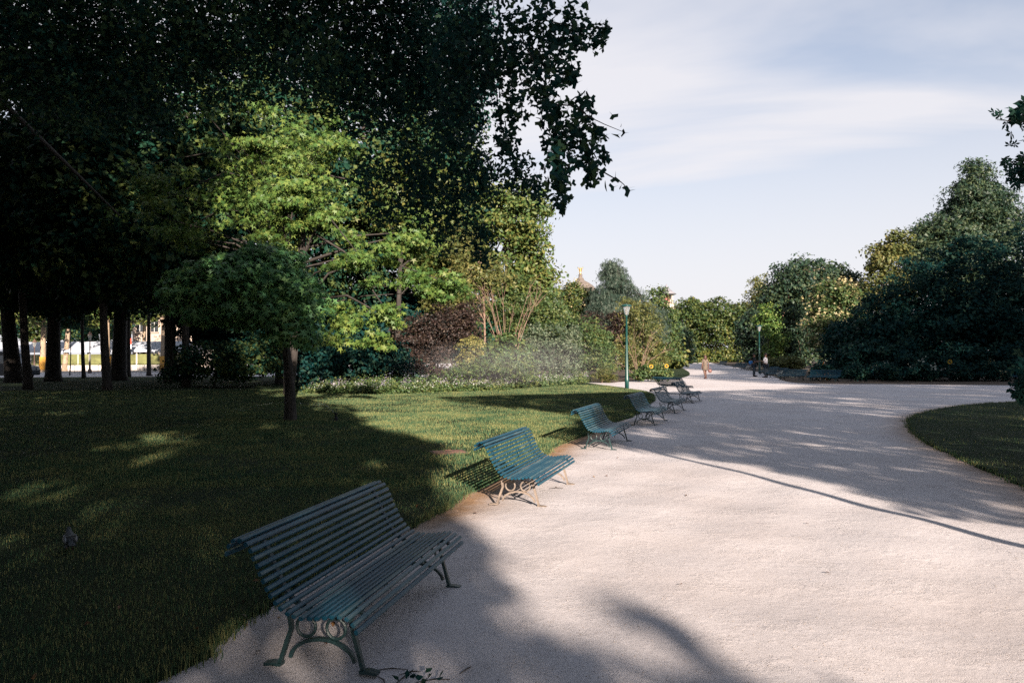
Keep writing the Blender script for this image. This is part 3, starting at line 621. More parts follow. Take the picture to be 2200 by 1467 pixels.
plant('blossom_tree', 'round tree sprinkled with cream blossom below the gilded dome', T, gx(1245, 76), [B(1243, 645, 76, 40, 40), B(1232, 635, 76, 26, 24),  B(1225, 690, 75, 34, 40), B(1262, 680, 76, 34, 40)], MT['hedge'], MT['bark'], 160, 46, .85, .25, 'leaf', .15, 8, .7, flowers=(MT['cream'], 80, .20, .42), shell=.3, seed=21)
plant('yew_tree', 'dark green tree between the cedar and the pale tower', T, gx(1420, 80), [B(1415, 660, 80, 26, 46), B(1430, 720, 80, 30, 60)], MT['shrub'], MT['bark'], 130, 46, .85, .26, 'leaf', .15, 6, .7, seed=22)
# far background row
for i, (x, y, rx, rz, lab, m) in enumerate([(1485, 700, 44, 62, 'round clipped tree left in the far row closing the path', 'hedge'), (1540, 708, 50, 70, 'middle clipped tree in the far row closing the path', 'hedge'),
                                            (1600, 712, 48, 68, 'far clipped tree beside the second lamp', 'hedge'), (1450, 735, 30, 40, 'small dark tree where the far path ends', 'conic'), (1640, 720, 46, 60, 'dark tree behind the second lamp', 'conic')]):
    Y = 172 if i < 3 else 150; Y = 120 if i == 4 else Y
    plant('clipped_tree', lab, T, gx(x, Y), [B(x, y, Y, rx, rz, rx), B(x - 10, y - 20, Y - 3, rx * .8, rz * .6, rx * .8), B(x + 8, 765, Y, rx, 18, rx)], MT[m], MT['bark'], 260, 40, 1.7, .55, 'leaf', .25, 5, .6, shell=.25, group='trees closing the far path', seed=40 + i)
plant('poplar_tree', 'narrow yellowish tree top rising behind the large right trees', T, gx(1632, 125), [B(1632, 630, 125, 22, 46), B(1625, 690, 125, 26, 50)], MT['olive'], MT['bark'], 130, 44, 1.3, .42, 'spray', .25, 5, .85, seed=46)
plant('broadleaf_tree', 'large leafy tree with bare grey limbs right of the second lamp', T, gx(1705, 84), [B(1720, 620, 84, 80, 66), B(1680, 690, 83, 50, 80), B(1750, 600, 85, 66, 50), B(1800, 620, 86, 54, 50), B(1700, 745, 82, 60, 40)],
      MT['conic'], MT['twig'], 520, 50, 1.15, .33, 'leaf', .3, 26, .9, shell=.35, seed=47)
plant('blossom_tree', 'tree covered in cream blossom heads at the dark shrubbery', T, gx(1805, 66), [B(1800, 655, 66, 56, 50), B(1785, 710, 65, 50, 40)], MT['shrub'], MT['bark'], 190, 46, .85, .26, 'leaf', .18, 6, .7, flowers=(MT['cream'], 120, .26, .40), shell=.3, seed=48)
plant('bright_shrub', 'bright green sunlit sapling beside the second lamp', S_, gx(1650, 78), [B(1650, 690, 78, 24, 40), B(1665, 740, 78, 26, 36)], MT['amber'], MT['bark'], 90, 40, .75, .26, 'leaf', .08, 5, .8, parts=ST, seed=49)
plant('bronze_shrub', 'low bronze and gold shrub behind the far benches', S_, gx(1685, 62), [B(1670, 780, 62, 28, 15), B(1700, 783, 61, 30, 16)], MT['olive'], MT['bark'], 90, 40, .4, .16, 'leaf', .04, 4, .6, parts=ST, seed=50)
# dark right-hand shrubbery and the conical tree
plant('conical_tree', 'tall conical evergreen towering over the right shrubbery', T, gx(2085, 74), [B(2098, 380, 74, 38, 34), B(2095, 430, 74, 66, 48), B(2080, 500, 74, 100, 60), B(2060, 580, 74, 140, 80), B(2150, 480, 74, 40, 70), B(2000, 530, 74, 60, 50)],
      MT['conic'], MT['bark'], 950, 60, 1.0, .34, 'spray', .4, 0, .8, shell=.3, flat=.6, up=.4, seed=51)
plant('olive_tree', 'yellowing tree top left of the conical evergreen', T, gx(1895, 66), [B(1888, 560, 66, 30, 34), B(1925, 530, 66, 34, 34), B(1900, 620, 66, 50, 50)], MT['olive'], MT['bark'], 150, 46, .85, .27, 'leaf', .2, 6, .8, seed=52)
for i, (x, y, Y, rx, rz, lab) in enumerate([(1900, 700, 52, 70, 100, 'dark shrub behind the leftmost shaded bench'), (1990, 660, 51, 90, 130, 'broad dark shrub below the conical evergreen'), (2090, 640, 50, 95, 130, 'tallest dark shrub in the right shrubbery'), (2190, 620, 49, 90, 140, 'dark shrub at the right edge of the view'), (1835, 745, 54, 50, 62, 'dark shrub below the cream blossom tree')]):
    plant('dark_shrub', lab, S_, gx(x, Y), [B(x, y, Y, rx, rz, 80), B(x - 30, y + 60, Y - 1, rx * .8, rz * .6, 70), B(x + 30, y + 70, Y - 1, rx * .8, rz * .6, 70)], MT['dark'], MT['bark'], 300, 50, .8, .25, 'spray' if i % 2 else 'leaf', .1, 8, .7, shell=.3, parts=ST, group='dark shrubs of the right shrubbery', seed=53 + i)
for i, (x, Y, lab, m) in enumerate([(1900, 45.5, 'white hydrangea beside the shaded bench', 'white_fl'), (1985, 45.2, 'white hydrangea with the largest heads at the dark shrubbery', 'white_fl'), (1765, 47.5, 'red-orange flowering plant behind the bench', 'orange_fl'), (2130, 44.8, 'pale flowering plant near the right edge', 'cream'), (1835, 46.2, 'low green plant between two right benches', None), (2050, 45.0, 'low dark plant with few blossoms under the shrubs', 'white_fl')]):
    plant('border_plant', lab, 'plant', gx(x, Y), [B(x, 795, Y, 34, 20), B(x + 18, 806, Y - .2, 22, 12)], MT['dark'], MT['bark'], 60, 36, .36, .14, 'leaf', .02, 0, .5, parts=ST, shell=.8, group='border plants on the right', flowers=(MT[m], (9, 14, 12, 5, 0, 5)[i], .09, .28) if m else None, seed=60 + i)

# left wood: dark trunks with high crowns
wood = [(30, 52, .55, 'leaning dark trunk at the left edge of the wood'), (114, 54, .52, 'second big dark trunk from the left edge'), (180, 62, .16, 'slim dark trunk left of the widest one'), (255, 55, .56, 'widest dark trunk with flared foot in the wood'),
        (277, 66, .17, 'slim dark trunk just right of the widest one'), (320, 70, .20, 'straight slim trunk in front of the barriers'), (367, 50, .40, 'dark trunk at the edge of the leafy shrubs'), (150, 74, .06, 'thin sapling trunk in the wood')]
for i, (x, Y, r, lab) in enumerate(wood):
    big = r > .3; g = np.random.default_rng(70 + i)
    bl = [B(x + g.normal() * 20, 480 if big else 560, Y, 150 if big else 90, 190 if big else 110, 150), B(x + g.normal() * 60, 560, Y - 3, 130 if big else 80, 110 if big else 70, 130), B(x + g.normal() * 80, 640, Y, 110 if big else 60, 40)]
    if r < .1: bl = [B(x, 680, Y, 30, 24)]
    if x == 367: bl = [B(400, 480, Y, 140, 150), B(340, 600, Y, 90, 60)]
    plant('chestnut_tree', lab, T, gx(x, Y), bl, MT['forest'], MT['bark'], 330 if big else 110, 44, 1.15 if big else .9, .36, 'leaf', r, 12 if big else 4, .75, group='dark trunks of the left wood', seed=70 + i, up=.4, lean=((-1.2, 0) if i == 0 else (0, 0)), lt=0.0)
# a closed wall of crowns behind them
for i, (x, y, Y, rx, rz, lab, m) in enumerate([(60, 330, 40, 170, 300, 'shaded crown filling the far upper left', 'forest'), (230, 370, 38, 160, 270, 'shaded tree with pale leaf edges over the wood', 'forest'), (400, 310, 42, 170, 280, 'dense shaded tree behind the dappled sweetgum', 'forest'), (600, 280, 46, 170, 270, 'dark tree rising behind the dappled sweetgum', 'forest'),
                                              (780, 360, 48, 150, 300, 'dark tree behind the sunlit sweetgum', 'forest'), (930, 380, 52, 120, 240, 'dark tree left of the gold-lit tall tree', 'forest'), (680, 680, 52, 140, 90, 'shaded thicket tree between maple and sweetgum', 'dark'), (500, 650, 54, 120, 90, 'shaded thicket tree behind the maple', 'dark'), (860, 690, 50, 110, 80, 'shaded thicket tree behind the purple shrub', 'dark')]):
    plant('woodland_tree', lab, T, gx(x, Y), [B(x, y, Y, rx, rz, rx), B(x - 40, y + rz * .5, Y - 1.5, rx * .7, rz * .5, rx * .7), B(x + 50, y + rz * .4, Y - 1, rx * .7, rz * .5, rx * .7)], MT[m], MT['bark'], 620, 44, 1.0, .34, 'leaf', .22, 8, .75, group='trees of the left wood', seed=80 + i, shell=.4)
# sunlit plane trees on the street behind
street = [(24, 88, .42, 'pale plane tree at the far left of the street row'), (92, 94, .38, 'mottled plane trunk left of the big dark one'), (139, 100, .36, 'leaning pale plane tree before the marquee'), (233, 92, .33, 'pale plane tree with yellow wrap beside the widest trunk'), (307, 104, .30, 'slim pale plane tree before the stone facade'), (351, 90, .38, 'pale plane tree with yellow wrap near the shrubs')]
MT['wrap'] = plain('yellow_wrap', (.46, .24, .04), .7, var=.15)
for i, (x, Y, r, lab) in enumerate(street):
    rt = plant('plane_tree', lab, T, gx(x, Y), [B(x, 640, Y, 60, 50), B(x + 25, 600, Y + 3, 80, 50), B(x - 30, 670, Y, 40, 30)], MT['tall'], MT['bark_pale'], 150, 40, 1.3, .42, 'leaf', r, 8, .8, group='sunlit plane trees along the street', seed=90 + i, lean=((1.0, 0) if i == 2 else (0, 0)))
    if i in (1, 3, 5): MB().lathe([(r * 1.12, .25), (r * 1.09, 1.9)], 12).build('trunk_wrap', MT['wrap'], rt, True)

# far rows closing the gaps
for i, (x, y, Y, rx, rz, lab, m) in enumerate([(1010, 690, 84, 60, 80, 'leafy tree behind the purple shrub, far side of the lawn', 'forest'), (1120, 720, 88, 70, 70, 'leafy tree behind the bare shrub', 'tall'), (1210, 735, 90, 60, 55, 'leafy tree behind the grey-green shrub', 'forest'), (1310, 745, 92, 70, 45, 'leafy tree low behind the cedar', 'forest'), (1395, 745, 94, 60, 45, 'leafy tree low behind the tall yellow-green shrub', 'hedge'),
                                              (-20, 660, 125, 80, 70, 'street tree over the left end of the marquee', 'forest'), (90, 670, 128, 80, 66, 'street tree over the marquee behind the mottled trunk', 'hedge'), (190, 668, 126, 80, 70, 'street tree over the marquee behind the old lantern', 'forest'), (280, 650, 150, 70, 70, 'street tree above the stone facade', 'hedge'), (400, 655, 150, 80, 75, 'street tree above the right end of the facade', 'forest'), (1765, 700, 112, 80, 75, 'leafy tree low behind the cream blossom tree', 'conic'), (1850, 690, 112, 70, 80, 'leafy tree behind the yellowing tree top', 'conic'), (520, 700, 110, 90, 70, 'far tree behind the maple', 'forest'), (700, 710, 110, 110, 60, 'far tree behind the dark shrubs', 'forest'), (880, 710, 110, 110, 65, 'far tree behind the sweetgum swags', 'forest')]):
    plant('background_tree', lab, T, gx(x, Y), [B(x, y, Y, rx, rz, rx * .8), B(x - 20, y + 30, Y - 2, rx * .8, rz * .6, rx * .6), B(x + 25, y + 25, Y - 2, rx * .8, rz * .6, rx * .6)], MT[m], MT['bark'], 230, 40, 1.5, .5, 'leaf', .2, 5, .7, group='far background trees', seed=120 + i, shell=.3)
for i, (x, Y, rx, lab) in enumerate([(1940, 47.5, 60, 'low dark evergreen between the nearly hidden benches'), (2060, 47, 60, 'low dark evergreen below the tallest dark shrub'), (2160, 46.5, 60, 'low dark evergreen at the right edge of the view'), (1850, 50, 45, 'low dark evergreen behind the grey-lit bench')]):
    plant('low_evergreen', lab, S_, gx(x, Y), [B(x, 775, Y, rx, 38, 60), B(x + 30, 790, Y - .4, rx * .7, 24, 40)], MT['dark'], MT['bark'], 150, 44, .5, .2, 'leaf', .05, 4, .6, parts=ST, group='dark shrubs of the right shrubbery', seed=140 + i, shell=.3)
# bare shrub in the border
def bare_shrub(px, Y, top_px, n, label, seed):
    g = np.random.default_rng(seed); b = np.array([*gx(px, Y), 0]); root = empty('bare_shrub', b, 0, label, 'shrub'); mb = MB()
    for i in range(n):
        e = P(px + g.uniform(-75, 85), top_px + abs(g.normal()) * 45, Y + g.uniform(-1, 1)) - b
        m = e * np.array([.35, .35, .5]) + g.normal(size=3) * .08; m2 = e * np.array([.7, .7, .8]) + g.normal(size=3) * .06
        mb.tube([(0, 0, .05), m, m2, e], [.026, .018, .010, .004], 5, cap=False)
        for k in range(5):
            t = g.uniform(.4, .95); s = m * (1 - t) + e * t if t > .5 else m
            q = s + (e - m) * g.uniform(.15, .4) + g.normal(size=3) * .28
            mb.tube([s, (s + q) / 2 + g.normal(size=3) * .04, q], [.011, .008, .003], 4, cap=False)
    mb.build('branch', MT['twig'], root)
bare_shrub(1088, 39.6, 590, 13, 'leafless tan shrub with fanned branches in the border', 5)
bare_shrub(1372, 50, 700, 10, 'smaller leafless shrub right of the lamp post', 6)

# bedding along the lawn edge
def bedding():
    g = np.random.default_rng(9); line = np.array([G(*p) for p in [(650, 846), (760, 848), (854, 848), (964, 844), (1073, 840), (1182, 832), (1225, 828), (1255, 822.5)]])
    n = 1100; i = g.integers(0, len(line) - 1, n); t = g.random(n)[:, None]; c = line[i] * (1 - t) + line[i + 1] * t
    back = g.random(n) * 3.2; c = c + np.stack([g.normal(size=n) * .15, back], 1); hh = .18 + .16 * back / 3 + .1 * g.random(n)
    k = np.repeat(np.arange(n), 34); o = g.normal(size=(len(k), 3)) * np.array([.17, .17, .5]); C = np.stack([c[k, 0] + o[:, 0], c[k, 1] + o[:, 1], .04 + np.abs(o[:, 2]) * hh[k] * 1.6], 1)
    tag(mesh_obj('bedding_foliage', leaf_mesh('bedding_foliage', C, g.normal(size=C.shape) * .7 + np.array([0, -.3, .7]), .11 * (.6 + .8 * g.random(len(C))), 'leaf', 0, g), MT['shrub']), 'low green bedding plants edging the lawn', 'bedding', kind='stuff')
    sel = g.random(n) < .20; kk = np.repeat(np.where(sel)[0], 14); o = g.normal(size=(len(kk), 3)) * .13
    C = np.stack([c[kk, 0] + o[:, 0], c[kk, 1] + o[:, 1] - .1, hh[kk] * .8 + .08 + np.abs(o[:, 2])], 1)
    tag(mesh_obj('bedding_flowers', leaf_mesh('bedding_flowers', C, g.normal(size=C.shape) * .6 + np.array([0, -.4, .8]), .055 * (.6 + .8 * g.random(len(C))), 'petal', 0, g), MT['white_fl']), 'small white flowers scattered through the bedding', 'flowers', kind='stuff')
    sel = g.random(n) < .10; kk = np.repeat(np.where(sel)[0], 26); o = g.normal(size=(len(kk), 3)) * np.array([.10, .10, 1])
    C = np.stack([c[kk, 0] + o[:, 0], c[kk, 1] + o[:, 1], hh[kk] + .12 + .12 * np.abs(o[:, 2])], 1)
    tag(mesh_obj('bedding_spikes', leaf_mesh('bedding_spikes', C, g.normal(size=C.shape), .05 * (.6 + .8 * g.random(len(C))), 'petal', 0, g), MT['lav']), 'mauve flower spikes in the bedding', 'flowers', kind='stuff')
bedding()

# ------------------------------------------------------------------ benches
def paint_mat():
    m, nt, bs, Nn, Ln = new_mat('bench_paint')
    oi = Nn('ShaderNodeObjectInfo'); a = noise_out(nt, 3.0, 5, .7, stretch=(14, .9, 14)); b = noise_out(nt, 26, 4, .7)
    ad = Nn('ShaderNodeMath'); ad.operation = 'MULTIPLY_ADD'; Ln(oi.outputs['Random'], ad.inputs[0]); ad.inputs[1].default_value = .30; Ln(a, ad.inputs[2])
    c = ramp(nt, [(.42, (.003, .040, .068)), (.68, (.006, .052, .086)), (.84, (.036, .082, .100)), (1.0, (.12, .15, .155))], ad.outputs[0])
    wr = ramp(nt, [(.66, (0, 0, 0)), (.74, (1, 1, 1))], b); mxn = Nn('ShaderNodeMix'); mxn.data_type = 'RGBA'
    ml = Nn('ShaderNodeMath'); ml.operation = 'MULTIPLY'; ml.inputs[1].default_value = .55; Ln(wr, ml.inputs[0]); Ln(ml.outputs[0], mxn.inputs['Factor']); Ln(c, mxn.inputs['A']); mxn.inputs['B'].default_value = (.22, .24, .21, 1)
    Ln(mxn.outputs['Result'], bs.inputs['Base Color']); bs.inputs['Roughness'].default_value = .45; bs.inputs['Specular IOR Level'].default_value = .25
    bump(nt, bs, a, .25, .004); return m
MT['paint'] = paint_mat()
MT['iron'] = plain('bench_iron_green', (.010, .032, .034), .5, var=.4, scale=14, spec=.5)
MT['iron_worn'] = plain('bench_iron_worn', (.165, .135, .11), .75, var=.4, scale=18, bmp=.2)

PROF = np.array([(-.205, .640), (-.208, .668), (-.190, .697), (-.160, .714), (-.125, .715), (-.095, .70), (-.068, .665), (-.043, .615), (-.018, .56), (.012, .50), (.045, .44), (.085, .388), (.135, .352), (.195, .334), (.26, .330), (.325, .337), (.39, .349), (.445, .354), (.490, .343), (.520, .315), (.533, .280)])
PROF = PROF - np.array([.245, 0])
def resample(pl, n):
    d = np.r_[0, np.cumsum(np.linalg.norm(np.diff(pl, axis=0), axis=1))]; s = np.linspace(0, d[-1], n)
    return np.stack([np.interp(s, d, pl[:, i]) for i in range(pl.shape[1])], 1)
FINE = resample(PROF, 121)
def slat_mesh():
    hw, ht, c, Ls = .0135, .0105, .006, 1.87
    pr = [(-hw + c, -ht), (hw - c, -ht), (hw, -ht + c), (hw, ht - c), (hw - c, ht), (-hw + c, ht), (-hw, ht - c), (-hw, -ht + c)]
    mb = MB(); vs = [(x, y, z) for y in (-Ls / 2, Ls / 2) for x, z in pr]
    mb.add(vs, [tuple(range(8)), tuple(range(15, 7, -1))] + [(j, 8 + j, 8 + (j + 1) % 8, (j + 1) % 8) for j in range(8)])
    me = mb.mesh('slat'); me.materials.append(MT['paint']); return me
SLAT = slat_mesh()
def part_mesh(name, fn, mat):
    mb = MB(); fn(mb); me = mb.mesh(name); me.materials.append(mat); return me
def leg_fn(mb, x0, x1, x2, sgn):
    mb.strip([(x0, 0, .006), (x0 + (x1 - x0) * .15, 0, .04), (x0 + (x1 - x0) * .6, 0, .13), (x1, 0, .205), (x2, 0, .31)], .027, .021)
    mb.strip([(x0 - sgn * .015, 0, .010), (x0 + sgn * .04, 0, .012), (x0 + sgn * .085, 0, .006)], .052, .016)
def arch_fn(mb):
    mb.strip([(.19 * math.cos(t), 0, .035 + .125 * math.sin(t)) for t in np.linspace(.12, math.pi - .12, 15)], .024, .018)
def ring_fn(mb):
    k = 18
    for i in range(1): mb.tube([(.055 * math.cos(t), 0, .055 * math.sin(t)) for t in np.linspace(0, 2 * math.pi, k + 1)], .0090, 6, cap=False)
def bearer_fn(mb):
    tg = np.gradient(FINE, axis=0); tg /= np.linalg.norm(tg, axis=1)[:, None]; nr = np.stack([-tg[:, 1], tg[:, 0]], 1)
    q = FINE - nr * .022 * np.sign((nr @ np.array([.3, 1.0])))[:, None]; q = q[2:-2:4]
    mb.strip([(a, 0, b) for a, b in q], .032, .018)
def brace_fn(mb): mb.box((0, 0, 0), (.03, 1.5, .008))
def bench_parts(frame_mat):
    return dict(lr=part_mesh('leg', lambda m: leg_fn(m, -.245, -.175, -.19, -1), frame_mat), lf=part_mesh('leg', lambda m: leg_fn(m, .245, .190, .17, 1), frame_mat), arch=part_mesh('arch', arch_fn, frame_mat), ring=part_mesh('ring', ring_fn, frame_mat),
                bear=part_mesh('slat_bearer', bearer_fn, MT['iron']), brace=part_mesh('brace', brace_fn, MT['iron']))
BP = {'green': bench_parts(MT['iron']), 'worn': bench_parts(MT['iron_worn'])}
def bench(foot, ang, label, group, frame='green', ref=(.245, -.75), bent=0):
    """foot: ground point under the bench-local point ref; ang: degrees the long axis turns clockwise from straight ahead"""
    a = R(ang); ex = np.array([math.cos(a), -math.sin(a)]); ey = np.array([math.sin(a), math.cos(a)])
    o = np.array(foot) - ex * ref[0] - ey * ref[1]
    z = float(undul(np.array([o[0]]), np.array([o[1]]))[0]); root = empty('park_bench', (o[0], o[1], z), -a, label, 'bench', group)
    pr = resample(PROF, 25)
    tg = np.gradient(pr, axis=0)
    for i, (p, t) in enumerate(zip(pr, tg)):
        s = mesh_obj('slat', SLAT, None, root); s.location = (p[0], rng.normal() * .003, p[1] + rng.normal() * .001); s.rotation_euler = (rng.normal() * .0012, -math.atan2(t[1], t[0]), rng.normal() * .0012)
    bp = BP[frame]
    for sy in (-.75, .75):
        for nm, key, x, zz_ in (('leg', 'lr', 0, 0), ('leg', 'lf', 0, 0), ('arch', 'arch', .008, 0), ('ring', 'ring', -.088, .222), ('ring', 'ring', .088, .222), ('slat_bearer', 'bear', 0, 0)):
            q = mesh_obj(nm, bp[key], None, root); q.location = (x, sy, zz_)
    q = mesh_obj('brace', bp['brace'], None, root); q.location = (.05, 0, .285)
    return root
GL = 'benches along the left lawn'; GR = 'benches along the right beds'
for px, py, an, fr, lab in [(781, 1446, 12.8, 'green', 'green slatted bench in deep shade, closest to the viewer'), (1158, 1089, 16.7, 'worn', 'sunlit bench with worn pale iron legs, second in the left row'),
                            (1315, 966, 19.0, 'green', 'sunlit bench whose feet touch the thin pole shadow'), (1406, 914.5, 20.5, 'green', 'fourth bench of the left row, in dappled shade'),
                            (1450, 888, 22.0, 'green', 'fifth bench of the left row, before the overlapping pair'), (1487, 866, 24.0, 'green', 'last forward-facing bench of the left row, overlapping the turned one')]:
    bench(G(px, py), an, lab, GL, fr)
bench(G(1448, 845), -28, 'dark bench showing its back at the far end of the left row', GL, ref=(0, 0))
for px, py, an, lab in [(1770, 820.5, 133, 'grey-lit bench alone right of the pair, on the bed edge'), (1701, 817.5, 152, 'bench turned to the path beside the bronze shrub'), (1665, 811.5, 160, 'bench just right of the person in white'), (1650, 806, 162, 'bench half hidden by the person in white'),
                        (1606, 795.5, 155, 'bench partly behind the person in black'), (1588, 793, 155, 'bench left of the person in black'), (1551, 786, 160, 'farthest bench left of the people'), (1910, 818, 100, 'nearly invisible bench in the dark shrubbery with white hydrangeas'), (2148, 819, 94, 'nearly invisible bench by the right picture edge')]:
    bench(G(px, py), an, lab, GR, ref=(0, 0))

# ------------------------------------------------------------------ lamps
MT['lampgreen'] = plain('lamp_green', (.007, .050, .045), .35, var=.15, scale=4, spec=.5)
def glass_mat():
    m, nt, bs, Nn, Ln = new_mat('lamp_glass'); bs.inputs['Base Color'].default_value = (.55, .57, .57, 1); bs.inputs['Roughness'].default_value = .15
    bs.inputs['Transmission Weight'].default_value = .75; bs.inputs['IOR'].default_value = 1.1; return m
MT['glass'] = glass_mat()
MT['white'] = plain('white_enamel', (.60, .60, .57), .4, var=.05)
def park_lamp(xy, h, label):
    root = empty('park_lamp', (xy[0], xy[1], 0), 0, label, 'street lamp', 'green park lamps')
    MB().lathe([(.105, 0), (.105, .5), (.09, .55), (.062, 2.2), (.05, h - .62), (.075, h - .60), (.075, h - .55)], 14).build('post', MT['lampgreen'], root, True)
    MB().lathe([(.085, h - .548), (.10, h - .53), (.20, h - .14), (.205, h - .12)], 16).build('lantern_glass', MT['glass'], root, True)
    MB().lathe([(.05, h - .54), (.055, h - .3), (.045, h - .27)], 10).build('bulb', MT['white'], root, True)
    MB().lathe([(.265, h - .118), (.275, h - .09), (.20, h - .03), (.02, h)], 18).build('cap', MT['lampgreen'], root, True)
    mb = MB()
    for k in range(4):
        t = k * math.pi / 2 + .5; mb.tube([(.09 * math.cos(t), .09 * math.sin(t), h - .55), (.215 * math.cos(t), .215 * math.sin(t), h - .115)], .010, 5)
    mb.build('bracket', MT['lampgreen'], root)
park_lamp(G(1347, 836), 4.25, 'tall green lamp post on the lawn tip by the left benches')
park_lamp(G(1632, 802.5), 4.35, 'distant green lamp post behind the two standing people')
park_lamp(uw(6.12, .4), 4.6, 'green lamp post beside the viewer that throws the thin shadow')
MT['lampbrown'] = plain('lantern_brown', (.10, .06, .045), .5, var=.2)
def old_lantern(px, Y, top, label):
    x, y = gx(px, Y); h = P(px, top, Y)[2]; root = empty('street_lantern', (x, y, 0), 0, label, 'street lamp', 'old lanterns on the street')
    MB().lathe([(.22, 0), (.22, .3), (.12, .5), (.10, 1.2), (.06, 1.5), (.05, h - 1.1), (.10, h - 1.05), (.10, h - .98)], 10).build('post', MT['lampbrown'], root, True)
    MB().lathe([(.12, h - .97), (.25, h - .42)], 6).build('lantern_glass', MT['glass'], root)
    MB().lathe([(.29, h - .418), (.27, h - .36), (.08, h - .12), (.04, h)], 6).build('cap', MT['lampbrown'], root)
old_lantern(193, 84, 712, 'old brown street lantern left of the widest trunk'); old_lantern(221, 96, 728, 'farther old lantern just left of the yellow-wrapped plane tree'); old_lantern(74, 92, 728, 'old lantern before the marquee near the left edge')

# ------------------------------------------------------------------ street beyond the wood
MT['steel'] = plain('barrier_steel', (.10, .11, .11), .5, metal=.6, var=.2)
def barrier_meshes():
    fr = MB(); W, H = 2.4, 1.08
    fr.tube([(-W / 2, 0, .12), (-W / 2, 0, H - .12), (-W / 2 + .12, 0, H), (W / 2 - .12, 0, H), (W / 2, 0, H - .12), (W / 2, 0, .12)], .022, 6); fr.tube([(-W / 2, 0, .2), (W / 2, 0, .2)], .018, 6)
    br = MB(); br.tube([(0, 0, .2), (0, 0, H)], .009, 5); ft = MB(); ft.strip([(-.3, 0, .012), (0, 0, .12), (.3, 0, .012)], .04, .02)
    out = [m.mesh(n) for m, n in ((fr, 'frame'), (br, 'bar'), (ft, 'foot'))]
    for m in out: m.materials.append(MT['steel'])
    return out
BF, BB, BFt = barrier_meshes()
ordn = ['first', 'second', 'third', 'fourth', 'fifth', 'sixth']
for i, px in enumerate([136, 186, 236, 286, 336, 384]):
    x, y = gx(px, 78); r = empty('crowd_barrier', (x, y, 0), .04, '%s steel crowd barrier from the left, beyond the dark trunks' % ordn[i], 'barrier', 'crowd barriers on the street')
    mesh_obj('frame', BF, None, r)
    for k in range(17): q = mesh_obj('bar', BB, None, r); q.location = (-1.2 + .133 * (k + 1), 0, 0)
    for sx in (-.8, .8): q = mesh_obj('foot', BFt, None, r); q.location = (sx, 0, 0); q.rotation_euler = (0, 0, math.pi / 2)
MT['canvas'] = plain('marquee_canvas', (.42, .46, .52), .7, var=.08, scale=.6); MT['panel'] = plain('marquee_panel', (.12, .13, .05), .4, var=.5, scale=.8); MT['skirt'] = plain('marquee_skirt', (.45, .42, .40), .6, var=.1)
def marquee():
    Y0 = 100.0; x0 = gx(-60, Y0)[0]; x1 = gx(395, Y0)[0]; n = 9; bw = (x1 - x0) / n; root = empty('marquee', (x0, Y0, 0), 0, 'long low white marquee seen between the trunks', 'tent')
    for i in range(n):
        a, b = i * bw, (i + 1) * bw
        MB().add([(a + .02, -.5, 2.75), (b - .02, -.5, 2.75), (b - .02, 3.5, 4.0), (a + .02, 3.5, 4.0), (a + .02, 7.5, 2.75), (b - .02, 7.5, 2.75), (a + .02, -.5, 2.5), (b - .02, -.5, 2.5)], [(0, 1, 2, 3), (3, 2, 5, 4), (6, 7, 1, 0)]).build('roof_panel', MT['canvas'], root)
        MB().box((a, 0, 1.3), (.14, .14, 2.6)).build('post', MT['white'], root)
        MB().box(((a + b) / 2, .12, 1.5), (bw - .16, .05, 1.45)).build('wall_panel', MT['panel'], root)
        MB().box(((a + b) / 2, .05, .40), (bw - .16, .08, .74)).build('skirt', MT['skirt'], root)
        MB().box(((a + b) / 2, .04, 1.5), (.07, .06, 1.4)).build('mullion', MT['white'], root)
marquee()
MT['stone'] = plain('pale_stone', (.36, .30, .25), .85, var=.12, scale=.7, bmp=.2); MT['window'] = plain('dark_window', (.03, .035, .04), .15, var=.2, spec=.6); MT['slate'] = plain('slate_grey', (.17, .17, .19), .6, var=.2, scale=1.2)
def facade():
    x0, x1, Y0, H = gx(285, 135)[0], gx(440, 135)[0], 135.0, 11.0; W = x1 - x0; root = empty('stone_building', ((x0 + x1) / 2, Y0, 0), 0, 'pale stone facade behind the street trees', 'building')
    MB().box((0, 6, H / 2), (W, 11.8, H)).build('wall', MT['stone'], root); MB().box((0, .0, H + .3), (W + .6, .8, .6)).build('cornice', MT['stone'], root); MB().box((0, 5.9, H + 1.2), (W - 1, 10, 1.4)).build('roof', MT['slate'], root)
    k = 5
    for i in range(k):
        x = -W / 2 + (i + .5) * W / k
        for z, hh in ((3.0, 3.0), (8.0, 3.2)):
            wd = MB().box((x, .05, z), (1.3, .14, hh)).build('window', MT['window'], root); MB().box((x, -.06, z - hh / 2 - .1), (1.6, .3, .18)).build('sill', MT['stone'], wd); MB().box((x, -.03, z), (.07, .06, hh)).build('mullion', MT['white'], wd)
        MB().box((-W / 2 + (i) * W / k + .25, -.02, H / 2), (.42, .3, H - .05)).build('pilaster', MT['stone'], root)
facade()
MT['gold'] = plain('gilt_bronze', (.40, .28, .10), .35, metal=.8, var=.2)
MT['domestone'] = plain('dome_stone', (.13, .11, .095), .8, var=.2, scale=.8)
